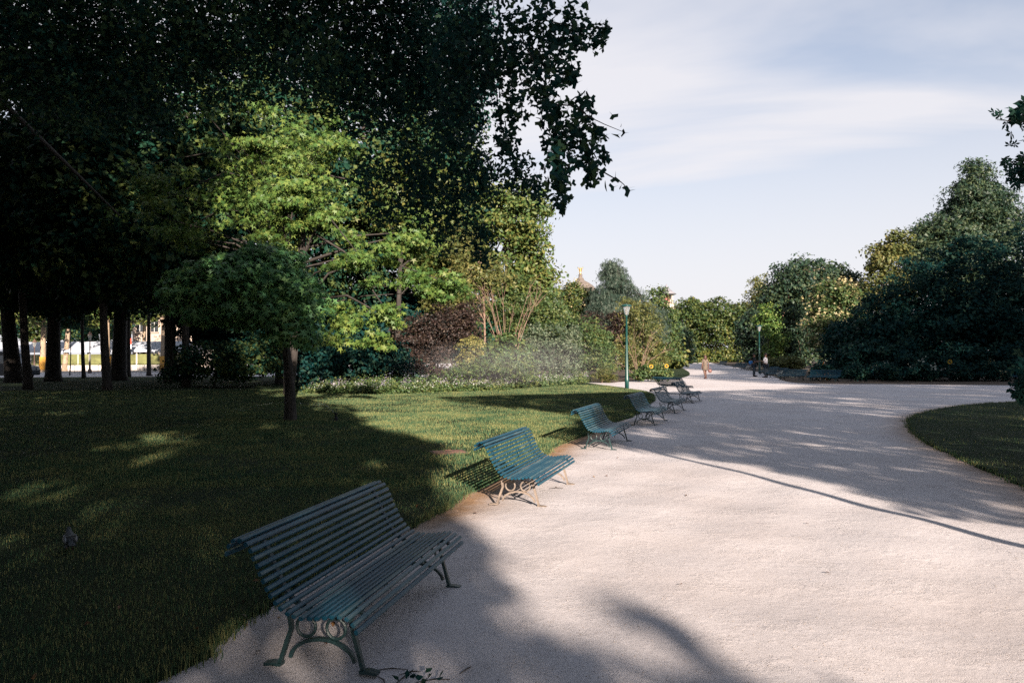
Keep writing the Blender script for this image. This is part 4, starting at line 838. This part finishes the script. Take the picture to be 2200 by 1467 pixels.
def dome():
    Y = 260.0; c = P(1247, 600, Y); root = empty('domed_building', (c[0], Y, 0), 0, 'distant dome with gilded statue above the blossom tree', 'building'); h = c[2]
    MB().box((0, 14, 7), (60, 26, 14)).build('wall', MT['stone'], root); MB().box((0, 14, 14.6), (61, 27, 1.2)).build('cornice', MT['stone'], root)
    MB().lathe([(7.2, 15.2), (7.2, h - 9), (7.8, h - 8.9), (7.8, h - 8.2)], 24).build('drum', MT['domestone'], root, False)
    MB().lathe([(7.2, h - 8.2), (6.9, h - 6.2), (6.0, h - 4.2), (4.6, h - 2.5), (3.0, h - 1.3), (1.5, h - .5), (1.2, h)], 28).build('dome_shell', MT['domestone'], root, True)
    for k in range(12):
        t = k * math.pi / 6; MB().box((7.22 * math.cos(t), 7.22 * math.sin(t), h - 11.2), (1.3, 1.3, 3.2), Matrix.Rotation(t, 3, 'Z')).build('window', MT['window'], root)
    MB().lathe([(1.15, h), (1.15, h + .3), (.75, h + .5), (.6, h + 1.2), (.8, h + 1.4), (.8, h + 1.55)], 14).build('pedestal', MT['domestone'], root, True)
    s = MB(); z = h + 1.55
    s.lathe([(.42, z), (.40, z + .5), (.30, z + 1.2), (.36, z + 1.7), (.40, z + 1.95), (.14, z + 2.15), (.20, z + 2.3), (.19, z + 2.5), (.05, z + 2.62)], 10)
    for sx in (-1, 1): s.tube([(sx * .2, 0, z + 1.9), (sx * .65, .1, z + 2.3), (sx * 1.0, .15, z + 2.75)], [.16, .2, .06], 6); s.tube([(sx * .3, 0, z + 1.85), (sx * .5, -.2, z + 1.5), (sx * .35, -.3, z + 1.1)], .1, 6)
    s.build('statue', MT['gold'], root, True)
dome()
def tower():
    Y = 240.0; c = P(1432, 632, Y); root = empty('pavilion_tower', (c[0], Y, 0), 0, 'distant pale tower with spiked pavilion roof between the trees', 'building'); h = c[2]
    MB().box((0, 0, (h - 4) / 2), (5.2, 5.2, h - 4)).build('wall', MT['skirt'], root); MB().box((0, 0, h - 3.6), (4.0, 4.0, .79)).build('parapet', MT['stone'], root)
    for sx in (-1, 1):
        for sy in (-1, 1): MB().box((sx * 1.5, sy * 1.5, h - 1.75), (.4, .4, 2.88)).build('column', MT['stone'], root)
    MB().box((0, 0, h - 1.75), (1.6, 1.6, 2.88)).build('lantern_core', plain('tower_core', (.30, .10, .09), .7), root)
    MB().box((0, 0, h - .15), (5.0, 5.0, .3)).build('eave', MT['window'], root)
    MB().lathe([(3.3, h), (2.1, h + .8), (1.2, h + 1.6), (.6, h + 2.2), (.2, h + 2.4), (.28, h + 2.7), (.06, h + 3.3)], 8).build('roof', MT['slate'], root, True)
tower()
MT['van'] = plain('van_paint', (.02, .035, .06), .3, var=.1, spec=.6); MT['tyre'] = plain('tyre_rubber', (.02, .02, .02), .9); MT['vglass'] = plain('van_glass', (.05, .12, .20), .08, var=.1, spec=.9); MT['hub'] = plain('wheel_rim', (.4, .4, .4), .4, metal=.7)
def van():
    x, y = gx(66, 60); r = empty('parked_van', (x - 2.3, y, 0), 0, 'dark blue van parked under the trees at the left edge', 'van')
    prof = [(-2.5, .35), (2.45, .35), (2.5, .75), (2.35, 1.05), (1.75, 1.2), (1.05, 2.12), (.6, 2.25), (-2.4, 2.25), (-2.5, 2.0)]; n = len(prof); wy = .95
    MB().add([(a, sy, b) for sy in (-wy, wy) for a, b in prof], [tuple(range(n)), tuple(range(2 * n - 1, n - 1, -1))] + [(i, n + i, n + (i + 1) % n, (i + 1) % n) for i in range(n)]).build('body', MT['van'], r)
    MB().add([(1.70, -.85, 1.29), (1.70, .85, 1.29), (1.12, .8, 2.05), (1.12, -.8, 2.05)], [(0, 1, 2, 3)]).build('windscreen', MT['vglass'], r).location = (.02, 0, .015)
    for a, b in ((.1, 1.0), (-1.1, -.1)): MB().add([(a, -.955, 1.3), (b + .45 * (b > .5), -.955, 1.3), (b, -.955, 1.95), (a, -.955, 1.95)], [(0, 1, 2, 3)]).build('side_window', MT['vglass'], r)
    for a in (-1.6, 1.6):
        for sy in (-.9, .9):
            o = MB().tube([(a, sy - .1, .33), (a, sy + .1, .33)], .33, 16).build('wheel', MT['tyre'], r); MB().tube([(a, sy - .11, .33), (a, sy + .11, .33)], .18, 12).build('rim', MT['hub'], o)
    for sy in (-.7, .7): MB().box((2.47, sy, .85), (.06, .3, .2)).build('headlight', MT['white'], r)
    MB().box((0.05, -.962, 1.15), (.2, .02, .05)).build('door_handle', MT['tyre'], r)
van()
bn = empty('street_banner', (*gx(270, 98), 0), 0, 'small red and white banner beside the marquee', 'banner'); MB().tube([(0, 0, 0), (0, 0, 4.6)], .04, 6).build('pole', MT['steel'], bn)
MB().box((.42, 0, 3.9), (.72, .03, .75)).build('cloth', plain('banner_red', (.50, .07, .04), .7), bn); MB().box((.42, 0, 3.2), (.70, .03, .6)).build('lower_cloth', MT['white'], bn)

# ------------------------------------------------------------------ people
MT['skin'] = plain('skin', (.14, .075, .055), .5, var=.08); MT['hair'] = plain('hair_brown', (.05, .022, .015), .6, var=.3, scale=30); MT['hair_b'] = plain('hair_black', (.012, .010, .010), .6)
MT['dress'] = plain('dress_print', (.10, .078, .06), .85, var=.75, scale=22); MT['black'] = plain('cloth_black', (.012, .014, .018), .85); MT['wtee'] = plain('cloth_white', (.60, .60, .64), .8, var=.05); MT['jeans'] = plain('cloth_navy', (.018, .030, .045), .85); MT['blue'] = plain('cloth_blue', (.04, .20, .50), .8); MT['grey'] = plain('cloth_grey', (.35, .35, .33), .8); MT['bag'] = plain('bag_leather', (.14, .065, .055), .5)
def skin_mesh(name, J, E, sub=2):
    keys = list(J); me = bpy.data.meshes.new(name); me.from_pydata([J[k][:3] for k in keys], [(keys.index(a), keys.index(b)) for a, b in E], [])
    o = bpy.data.objects.new(name + '_tmp', me); link(o); o.modifiers.new('s', 'SKIN')
    for k, sv in zip(keys, me.skin_vertices[0].data):
        r = J[k][3]; sv.radius = r if isinstance(r, tuple) else (r, r); sv.use_root = (k == keys[0])
    ss = o.modifiers.new('b', 'SUBSURF'); ss.levels = ss.render_levels = sub
    dg = bpy.context.evaluated_depsgraph_get(); out = bpy.data.meshes.new_from_object(o.evaluated_get(dg)); out.name = name
    out.polygons.foreach_set('use_smooth', [True] * len(out.polygons)); bpy.data.objects.remove(o); return out
def ellipsoid(mb, c, r, n=12, m=8):
    vs = []; 
    for i in range(m + 1):
        t = math.pi * i / m
        for j in range(n): p = 2 * math.pi * j / n; vs.append((c[0] + r[0] * math.sin(t) * math.cos(p), c[1] + r[1] * math.sin(t) * math.sin(p), c[2] + r[2] * math.cos(t)))
    mb.add(vs, [(i * n + j, i * n + (j + 1) % n, (i + 1) * n + (j + 1) % n, (i + 1) * n + j) for i in range(m) for j in range(n)])
def joints(H, arms, legs):
    """front is local -Y; arms/legs: dicts of elbow, wrist, knee, ankle points"""
    s = H / 1.75; J = {'pelvis': (0, 0, .95, .14), 'waist': (0, 0, 1.12, (.14, .105)), 'chest': (0, 0, 1.32, (.165, .115)), 'neck': (0, .01, 1.48, .058), 'head0': (0, -.005, 1.57, .078), 'head1': (0, -.01, 1.66, .092)}
    E = [('pelvis', 'waist'), ('waist', 'chest'), ('chest', 'neck'), ('neck', 'head0'), ('head0', 'head1')]
    for n, sx in (('l', -1), ('r', 1)):
        el, wr = arms[n]; J['sh' + n] = (sx * .17, 0, 1.42, .066); J['el' + n] = (*el, .046); J['wr' + n] = (*wr, .032)
        d = np.array(wr) - np.array(el); d /= np.linalg.norm(d); hp = np.array(wr) + d * .08; ft = hp + d * .08 + np.array([0, 0, -.02]); J['hd' + n] = (*hp, (.034, .018)); J['fg' + n] = (*ft, (.026, .012)); th = np.array(wr) + d * .08 + np.array([-sx * .05, -.02, 0]); J['th' + n] = (*th, .010)
        E += [('chest', 'sh' + n), ('sh' + n, 'el' + n), ('el' + n, 'wr' + n), ('wr' + n, 'hd' + n), ('hd' + n, 'fg' + n), ('hd' + n, 'th' + n)]
        kn, an, toe = legs[n]; J['hip' + n] = (sx * .095, 0, .88, .098); J['kn' + n] = (*kn, .064); J['an' + n] = (*an, .042); J['to' + n] = (*toe, (.045, .03))
        E += [('pelvis', 'hip' + n), ('hip' + n, 'kn' + n), ('kn' + n, 'an' + n), ('an' + n, 'to' + n)]
    sc_ = lambda v: tuple(x * s for x in v) if isinstance(v, tuple) else v * s
    return {k: (*[c * s for c in v[:3]], sc_(v[3])) for k, v in J.items()}, E
def sub(J, E, keys, grow):
    e = [x for x in E if x[0] in keys and x[1] in keys]
    g = lambda v: tuple(x * grow + .006 for x in v) if isinstance(v, tuple) else v * grow + .006
    return {k: (*J[k][:3], g(J[k][3])) for k in keys}, e
def face(root, H, hair_mat, long=False):
    s = H / 1.75; mb = MB(); ellipsoid(mb, (0, .018 * s, 1.70 * s), (.098 * s, .108 * s, .095 * s))
    if long: ellipsoid(mb, (0, .055 * s, 1.57 * s), (.125 * s, .085 * s, .19 * s))
    mb.build('hair', hair_mat, root, True)
    f = MB(); ellipsoid(f, (0, -.105 * s, 1.615 * s), (.016 * s, .02 * s, .028 * s), 6, 5); f.build('nose', MT['skin'], root, True)
    for sx in (-1, 1):
        e = MB(); ellipsoid(e, (sx * .034 * s, -.088 * s, 1.645 * s), (.014 * s, .008 * s, .008 * s), 6, 4); e.build('eye', MT['hair_b'], root, True)
        e = MB(); ellipsoid(e, (sx * .092 * s, .0, 1.63 * s), (.012 * s, .02 * s, .032 * s), 6, 4); e.build('ear', MT['skin'], root, True)
    e = MB(); ellipsoid(e, (0, -.086 * s, 1.575 * s), (.024 * s, .008 * s, .007 * s), 6, 4); e.build('mouth', MT['bag'], root, True)
def shoes(root, J, mat):
    for n in 'lr':
        a, t = np.array(J['an' + n][:3]), np.array(J['to' + n][:3]); mb = MB(); c = (a + t) / 2; c[2] = .04
        ang = math.atan2(t[1] - a[1], t[0] - a[0]); m2 = MB(); ellipsoid(m2, (0, 0, 0), (.145, .055, .05), 10, 6); Rm = Matrix.Rotation(ang, 3, 'Z')
        m2.v = [tuple(Rm @ Vector(v) + Vector((c[0], c[1], max(c[2], .045)))) for v in m2.v]; m2.build('shoe', mat, root, True)
stand = {'l': ((-.12, .02, .50), (-.13, .05, .08), (-.16, -.12, .03)), 'r': ((.12, -.02, .50), (.13, .0, .08), (.16, -.17, .03))}
# woman walking away in a print dress
fx, fy = G(1515, 813.5); H = 1.66
wm = empty('person', (fx, fy, 0), math.pi + .25, 'person in a patterned beige dress walking away with a bag', 'person')
J, E = joints(H, {'l': ((-.27, .04, 1.13), (-.30, -.05, .88)), 'r': ((.26, .08, 1.14), (.27, .02, .90))}, {'l': ((-.09, -.08, .50), (-.08, .02, .09), (-.09, -.14, .04)), 'r': ((.09, .02, .50), (.07, .17, .13), (.08, .05, .05))})
mesh_obj('body', skin_mesh('body', J, E), MT['skin'], wm)
jd, ed = sub(J, E, ['pelvis', 'waist', 'chest', 'shl', 'shr', 'ell', 'elr'], 1.12); 
mesh_obj('dress_top', skin_mesh('dress_top', jd, ed), MT['dress'], wm)
q = MB().lathe([(.15, 1.08), (.185, .95), (.20, .80), (.205, .66), (.19, .60), (.17, .60)], 16); q.v = [(v[0], v[1] * .75, v[2]) for v in q.v]; q.build('skirt', MT['dress'], wm, True)
face(wm, H, MT['hair'], True); shoes(wm, J, MT['bag'])
hb = empty('handbag', (fx - .27 * math.cos(math.pi + .25) * -1 + 0, fy, 0), 0, 'pinkish handbag carried by the walking person', 'bag'); hb.location = (fx + .33, fy - .06, 0)
q = MB(); ellipsoid(q, (0, 0, .55), (.15, .07, .13), 10, 6); q.build('pouch', MT['bag'], hb, True); MB().tube([(-.1, 0, .64), (-.04, 0, .86), (.04, 0, .86), (.1, 0, .64)], .012, 5).build('strap', MT['bag'], hb)
# person in black, gesturing
fx, fy = G(1620.5, 809); pb = empty('person', (fx, fy, 0), R(65), 'person in black shirt and trousers turned towards the other', 'person')
J, E = joints(1.76, {'l': ((-.25, -.04, 1.16), (-.16, -.27, 1.12)), 'r': ((.25, -.06, 1.17), (.14, -.30, 1.20))}, stand)
mesh_obj('body', skin_mesh('body', J, E), MT['skin'], pb); jd, ed = sub(J, E, ['pelvis', 'waist', 'chest', 'shl', 'shr', 'ell', 'elr'], 1.14); mesh_obj('shirt', skin_mesh('shirt', jd, ed), MT['black'], pb)
jd, ed = sub(J, E, ['pelvis', 'hipl', 'hipr', 'knl', 'knr', 'anl', 'anr'], 1.22); mesh_obj('trousers', skin_mesh('trousers', jd, ed), MT['jeans'], pb); face(pb, 1.76, MT['hair_b']); shoes(pb, J, MT['black'])
# person in white
fx, fy = G(1645.5, 811); pw = empty('person', (fx, fy, 0), R(-125), 'person in white T-shirt and navy trousers seen from behind', 'person')
J, E = joints(1.78, {'l': ((-.27, .0, 1.16), (-.20, -.22, 1.08)), 'r': ((.26, -.08, 1.18), (.20, -.32, 1.20))}, {'l': ((-.13, .02, .50), (-.15, .06, .08), (-.19, -.1, .03)), 'r': ((.13, -.02, .50), (.15, .0, .08), (.18, -.17, .03))})
mesh_obj('body', skin_mesh('body', J, E), MT['skin'], pw); jd, ed = sub(J, E, ['pelvis', 'waist', 'chest', 'shl', 'shr', 'ell', 'elr'], 1.16); mesh_obj('shirt', skin_mesh('shirt', jd, ed), MT['wtee'], pw)
jd, ed = sub(J, E, ['pelvis', 'hipl', 'hipr', 'knl', 'knr', 'anl', 'anr'], 1.22); mesh_obj('trousers', skin_mesh('trousers', jd, ed), MT['jeans'], pw); face(pw, 1.78, MT['hair_b']); shoes(pw, J, MT['black'])
# seated person half hidden behind
bx, by = G(1606, 795.5); a = R(155); ex = np.array([math.cos(a), -math.sin(a)]); sxy = np.array([bx, by]) + ex * .02 + np.array([.30, -.25])
ps = empty('person', (sxy[0], sxy[1], 0), math.atan2(ex[0], -ex[1]), 'seated person in blue top half hidden behind the one in black', 'person')
J, E = joints(1.72, {'l': ((-.24, -.06, 1.15), (-.14, -.28, 1.02)), 'r': ((.24, -.06, 1.15), (.14, -.28, 1.02))}, {'l': ((-.12, -.44, .87), (-.12, -.46, .46), (-.13, -.62, .42)), 'r': ((.12, -.44, .87), (.12, -.46, .46), (.13, -.62, .42))})
dz = -.41; J = {k: (v[0], v[1], v[2] + dz, v[3]) for k, v in J.items()}
mesh_obj('body', skin_mesh('body', J, E), MT['skin'], ps); jd, ed = sub(J, E, ['pelvis', 'waist', 'chest', 'shl', 'shr', 'ell', 'elr'], 1.16); mesh_obj('shirt', skin_mesh('shirt', jd, ed), MT['blue'], ps)
jd, ed = sub(J, E, ['pelvis', 'hipl', 'hipr', 'knl', 'knr', 'anl', 'anr'], 1.2); mesh_obj('trousers', skin_mesh('trousers', jd, ed), MT['grey'], ps)
q = MB(); ellipsoid(q, (0, .015, 1.70 * 1.72 / 1.75 + dz), (.096, .106, .09)); q.build('hair', MT['hair_b'], ps, True)

# ------------------------------------------------------------------ small things
def sunflower(px, py, label):
    Y = 47.0; c = P(px, py, Y); r = empty('sunflower', (c[0], c[1], 0), 0, label, 'flower', 'sunflowers'); g = np.random.default_rng(int(px))
    MB().tube([(0, .08, .05), (.03, .08, c[2] * .6), (0, .02, c[2])], .012, 5).build('stem', MT['bark'], r); q = MB(); ellipsoid(q, (0, -.02, c[2]), (.06, .025, .06), 10, 6); q.build('flower_disc', MT['bark'], r, True)
    for k in range(14):
        t = 2 * math.pi * k / 14; ca, sa = math.cos(t), math.sin(t); MB().add([(.05 * ca, -.02, c[2] + .05 * sa), (.11 * ca - .03 * sa, -.035, c[2] + .11 * sa + .03 * ca), (.14 * ca, -.03, c[2] + .14 * sa), (.11 * ca + .03 * sa, -.035, c[2] + .11 * sa - .03 * ca)], [(0, 1, 2, 3)]).build('petal', MT['sun_fl'], r)
sunflower(1399, 787, 'left sunflower over the far end of the left benches'); sunflower(1432, 786, 'right sunflower near the island lawn'); 
c = P(2040, 777, 44.5); sunflower_r = None
gp_ = empty('sunflower', (c[0], c[1], 0), 0, 'lone orange sunflower in the dark shrubbery', 'flower', 'sunflowers'); MB().tube([(0, .08, .05), (.03, .08, c[2] * .6), (0, .02, c[2])], .012, 5).build('stem', MT['bark'], gp_); q = MB(); ellipsoid(q, (0, -.02, c[2]), (.07, .025, .07), 10, 6); q.build('flower_disc', MT['bark'], gp_, True)
for k in range(14):
    t = 2 * math.pi * k / 14; ca, sa = math.cos(t), math.sin(t); MB().add([(.06 * ca, -.02, c[2] + .06 * sa), (.11 * ca - .03 * sa, -.035, c[2] + .11 * sa + .03 * ca), (.15 * ca, -.03, c[2] + .15 * sa), (.11 * ca + .03 * sa, -.035, c[2] + .11 * sa - .03 * ca)], [(0, 1, 2, 3)]).build('petal', MT['sun_fl'], gp_)
# white clump on the bed edge behind the benches
plant('white_flower_clump', 'low mound of white flowers between the far right benches', 'flowers', G(1690, 812), [(*[*G(1690, 812)], .25, .7, .5, .28)], MT['white_fl'], MT['bark'], 26, 34, .22, .10, 'petal', .02, 0, .5, parts=ST, seed=99)
# valve cover in the lawn
x, y = G(963, 977); v = empty('valve_cover', (x, y, .03), .3, 'rusty rectangular valve cover set into the lawn', 'cover'); MT['rust'] = plain('rust_plate', (.16, .085, .06), .8, var=.4, scale=12)
MB().box((0, 0, .018), (.52, .34, .03)).build('plate', MT['rust'], v); fr = MB(); [fr.box(b[0], b[1]) for b in (((0, .19, .012), (.60, .04, .034)), ((0, -.19, .012), (.60, .04, .034)), ((.28, 0, .012), (.04, .335, .034)), ((-.28, 0, .012), (.04, .335, .034)))]; fr.build('frame', MT['soil'], v); MB().tube([(-.06, 0, .034), (-.05, 0, .055), (.05, 0, .055), (.06, 0, .034)], .006, 5).build('handle', MT['rust'], v)
# pigeon
x, y = G(150, 1192); pg = empty('pigeon', (x, y, .035), 2.2, 'grey pigeon on the dark lawn at the far left', 'bird'); pg.scale = (.75,) * 3; MT['pig'] = plain('feather_grey', (.04, .05, .058), .7, var=.3, scale=25); MT['pigw'] = plain('feather_pale', (.14, .16, .18), .7, var=.2, scale=25)
mesh_obj('body', skin_mesh('body', {'b': (0, 0, .13, .062), 'c': (.09, 0, .155, .060), 'n': (.135, 0, .205, .030), 'h': (.150, 0, .238, .028), 'k': (.178, 0, .232, .010), 't': (-.10, 0, .115, (.036, .022)), 'e': (-.20, 0, .10, (.040, .010))}, [('b', 'c'), ('c', 'n'), ('n', 'h'), ('h', 'k'), ('b', 't'), ('t', 'e')]), MT['pig'], pg)
for sy in (-1, 1):
    q = MB(); ellipsoid(q, (-.01, sy * .055, .14), (.12, .018, .045), 10, 6); q.build('wing', MT['pigw'], pg, True); MB().tube([(.02, sy * .03, .10), (.02, sy * .03, .03), (.045, sy * .03, .004)], .006, 5).build('leg', MT['bag'], pg)
# sprinkler, its jet and the drifting mist
x, y = G(722, 908); sp = empty('sprinkler', (x, y, .03), 0, 'black pop-up sprinkler on the lawn right of the maple trunk', 'sprinkler'); MB().lathe([(.05, 0), (.05, .10), (.03, .12), (.03, .17), (.04, .18), (.04, .22)], 10).build('riser', MT['black'], sp); MB().tube([(0, 0, .2), (-.07, .02, .235)], .014, 6).build('nozzle', MT['black'], sp)
def water_mat():
    m, nt, bs, Nn, Ln = new_mat('water_drop'); bs.inputs['Base Color'].default_value = (.85, .9, .95, 1); bs.inputs['Roughness'].default_value = .15; bs.inputs['Transmission Weight'].default_value = .5; bs.inputs['IOR'].default_value = 1.33; return m
MT['water'] = water_mat()
def jet(a, b, sag, n, label, size=.006):
    a, b = np.array(a), np.array(b); g = np.random.default_rng(3); t = g.random(n)[:, None]; C = a * (1 - t) + b * t + np.array([0, 0, 1]) * sag * 4 * t * (1 - t) + g.normal(size=(n, 3)) * (.004 + .05 * t ** 2)
    C[:, 2] = np.maximum(C[:, 2], .05); me = leaf_mesh('water_jet', C, g.normal(size=C.shape), size * (.6 + g.random(n)), 'leaf', 0, g); return tag(mesh_obj('water_jet', me, MT['water']), label, 'water', kind='stuff')
jet((x - .07, y + .02, .27), P(676, 872, y + 1.5), .12, 900, 'thin jet of water from the sprinkler'); jet((x - .07, y + .02, .27), (*G(370, 975), .2), .45, 500, 'faint water drops falling over the shaded lawn')
def mist():
    c = P(1095, 795, 35.0); bm = bmesh.new(); bmesh.ops.create_icosphere(bm, subdivisions=3, radius=1)
    for v_ in bm.verts: v_.co = Vector((c[0] + v_.co.x * 6.0, c[1] + v_.co.y * 2.6, 1.4 + v_.co.z * 1.34))
    me = bpy.data.meshes.new('mist'); bm.to_mesh(me); bm.free(); m = bpy.data.materials.new('spray_mist'); m.use_nodes = True; nt = m.node_tree; nt.nodes.clear(); o_ = nt.nodes.new('ShaderNodeOutputMaterial'); pv = nt.nodes.new('ShaderNodeVolumePrincipled'); pv.inputs['Color'].default_value = (.95, .96, 1, 1); pv.inputs['Anisotropy'].default_value = 0.0
    tcn = nt.nodes.new('ShaderNodeTexCoord'); gr_ = nt.nodes.new('ShaderNodeTexGradient'); gr_.gradient_type = 'SPHERICAL'; mpn = nt.nodes.new('ShaderNodeMapping'); mpn.vector_type = 'TEXTURE'; mpn.inputs['Location'].default_value = (c[0], c[1], 1.4); mpn.inputs['Scale'].default_value = (6.0, 2.6, 1.34)
    nt.links.new(tcn.outputs['Object'], mpn.inputs[0]); nt.links.new(mpn.outputs[0], gr_.inputs[0]); nz_ = noise_out(nt, .9, 3); mu = nt.nodes.new('ShaderNodeMath'); mu.operation = 'MULTIPLY'; nt.links.new(gr_.outputs['Fac'], mu.inputs[0]); nt.links.new(nz_, mu.inputs[1])
    m2 = nt.nodes.new('ShaderNodeMath'); m2.operation = 'MULTIPLY'; m2.inputs[1].default_value = .11; nt.links.new(mu.outputs[0], m2.inputs[0]); nt.links.new(m2.outputs[0], pv.inputs['Density']); nt.links.new(pv.outputs[0], o_.inputs['Volume'])
    return tag(mesh_obj('mist', me, m), 'pale drifting sprinkler mist over the sunlit border', 'mist', kind='stuff')
mist()
# fallen leaves and twigs
def litter():
    g = np.random.default_rng(12); MT['dead'] = leaf_mat('dead_leaf', [(.06, .03, .018), (.12, .055, .025), (.16, .10, .04)], trans=.1); pts = []
    for (px, py) in [(1303, 1023), (1462, 1256), (1020, 1104), (1208, 1049), (1195, 1048), (1040, 1012), (1035, 985), (948, 1030), (1010, 1250), (640, 1000)]: pts.append(G(px, py))
    n = 90; i = g.integers(0, len(edge_l) - 1, n); pts += list(edge_l[i] + g.normal(size=(n, 2)) * np.array([.4, .5]) - np.array([.3, 0])); m = 30; pts += list(np.stack([g.uniform(-5, 4, m), g.uniform(4, 25, m)], 1)); pts = np.array(pts)
    C = np.stack([pts[:, 0], pts[:, 1], np.full(len(pts), .05)], 1); on = ~pip(pts, lawn_poly); C[on, 2] = undul(C[on, 0], C[on, 1]) + .012
    tag(mesh_obj('fallen_leaves', leaf_mesh('fallen_leaves', C, g.normal(size=C.shape) * .35 + np.array([0, 0, 1]), .038 * (.6 + .8 * g.random(len(C))), 'leaf', 0, g), MT['dead']), 'brown fallen leaves along the lawn edge and path', 'leaves', kind='stuff')
    mb = MB()
    for (px, py, ln, an) in [(835, 1437, .10, .1), (862, 1455, .13, 1.2), (880, 1443, .06, .4), (930, 1460, .09, .2), (820, 1460, .07, 2.0), (1195, 1049, .09, .1), (1000, 1440, .05, 1)]:
        q = G(px, py); z = float(undul(q[:1], q[1:2])[0]); d = np.array([math.cos(an), math.sin(an), 0]) * ln; p0 = np.array([q[0], q[1], z + .006]); mb.tube([p0 - d, p0 + np.array([.01, .01, .006]), p0 + d], [.002, .004, .002], 5)
    tag(mb.build('fallen_twigs', MT['bark']), 'short dark twigs lying on the sand beside the closest bench', 'twigs', kind='stuff')
    q = G(905, 1470); C = np.array([q[0], q[1], .03]) + g.normal(size=(12, 3)) * np.array([.07, .03, .012]); C[:, 2] = np.abs(C[:, 2]) + .01
    tag(mesh_obj('weed_tuft', leaf_mesh('weed_tuft', C, g.normal(size=C.shape) + np.array([0, 0, 1]), .05, 'leaf', 0, g), MT['dark']), 'small dark weed tuft on the sand at the bottom edge', 'weed', kind='stuff')
litter()

def grit():
    g = np.random.default_rng(44); n = 14000; y = 3.2 + 9 * g.random(n) ** 1.5; x = g.uniform(-.35, .72, n) * y; p = np.stack([x, y], 1); p = p[~pip(p, lawn_poly) & ~pip(p, lawn_r_poly)]; n = len(p)
    r = .0022 + .0055 * g.random(n) ** 3; z = undul(p[:, 0], p[:, 1]); base = np.array([(1, 0, -.2), (-.5, .87, -.2), (-.5, -.87, -.2), (0, 0, .75)])
    a = g.random(n) * 6.28; ca, sa = np.cos(a), np.sin(a); V = np.empty((n, 4, 3))
    V[:, :, 0] = p[:, 0:1] + r[:, None] * (base[:, 0] * ca[:, None] - base[:, 1] * sa[:, None]); V[:, :, 1] = p[:, 1:2] + r[:, None] * (base[:, 0] * sa[:, None] + base[:, 1] * ca[:, None]); V[:, :, 2] = z[:, None] + r[:, None] * base[:, 2]
    F_ = np.array([(0, 1, 3), (1, 2, 3), (2, 0, 3)]); I = (np.arange(n)[:, None, None] * 4 + F_).reshape(-1); me = bpy.data.meshes.new('grit'); me.vertices.add(n * 4); me.vertices.foreach_set('co', V.reshape(-1).astype(np.float32))
    me.loops.add(len(I)); me.loops.foreach_set('vertex_index', I.astype(np.int32)); me.polygons.add(n * 3); me.polygons.foreach_set('loop_start', np.arange(0, n * 9, 3, dtype=np.int32)); me.polygons.foreach_set('loop_total', np.full(n * 3, 3, np.int32)); me.update(calc_edges=True)
    tag(mesh_obj('grit', me, plain('grit_stone', (.34, .30, .27), .9, var=.5, scale=40)), 'loose grit scattered over the sand path', 'gravel', kind='stuff')
grit()
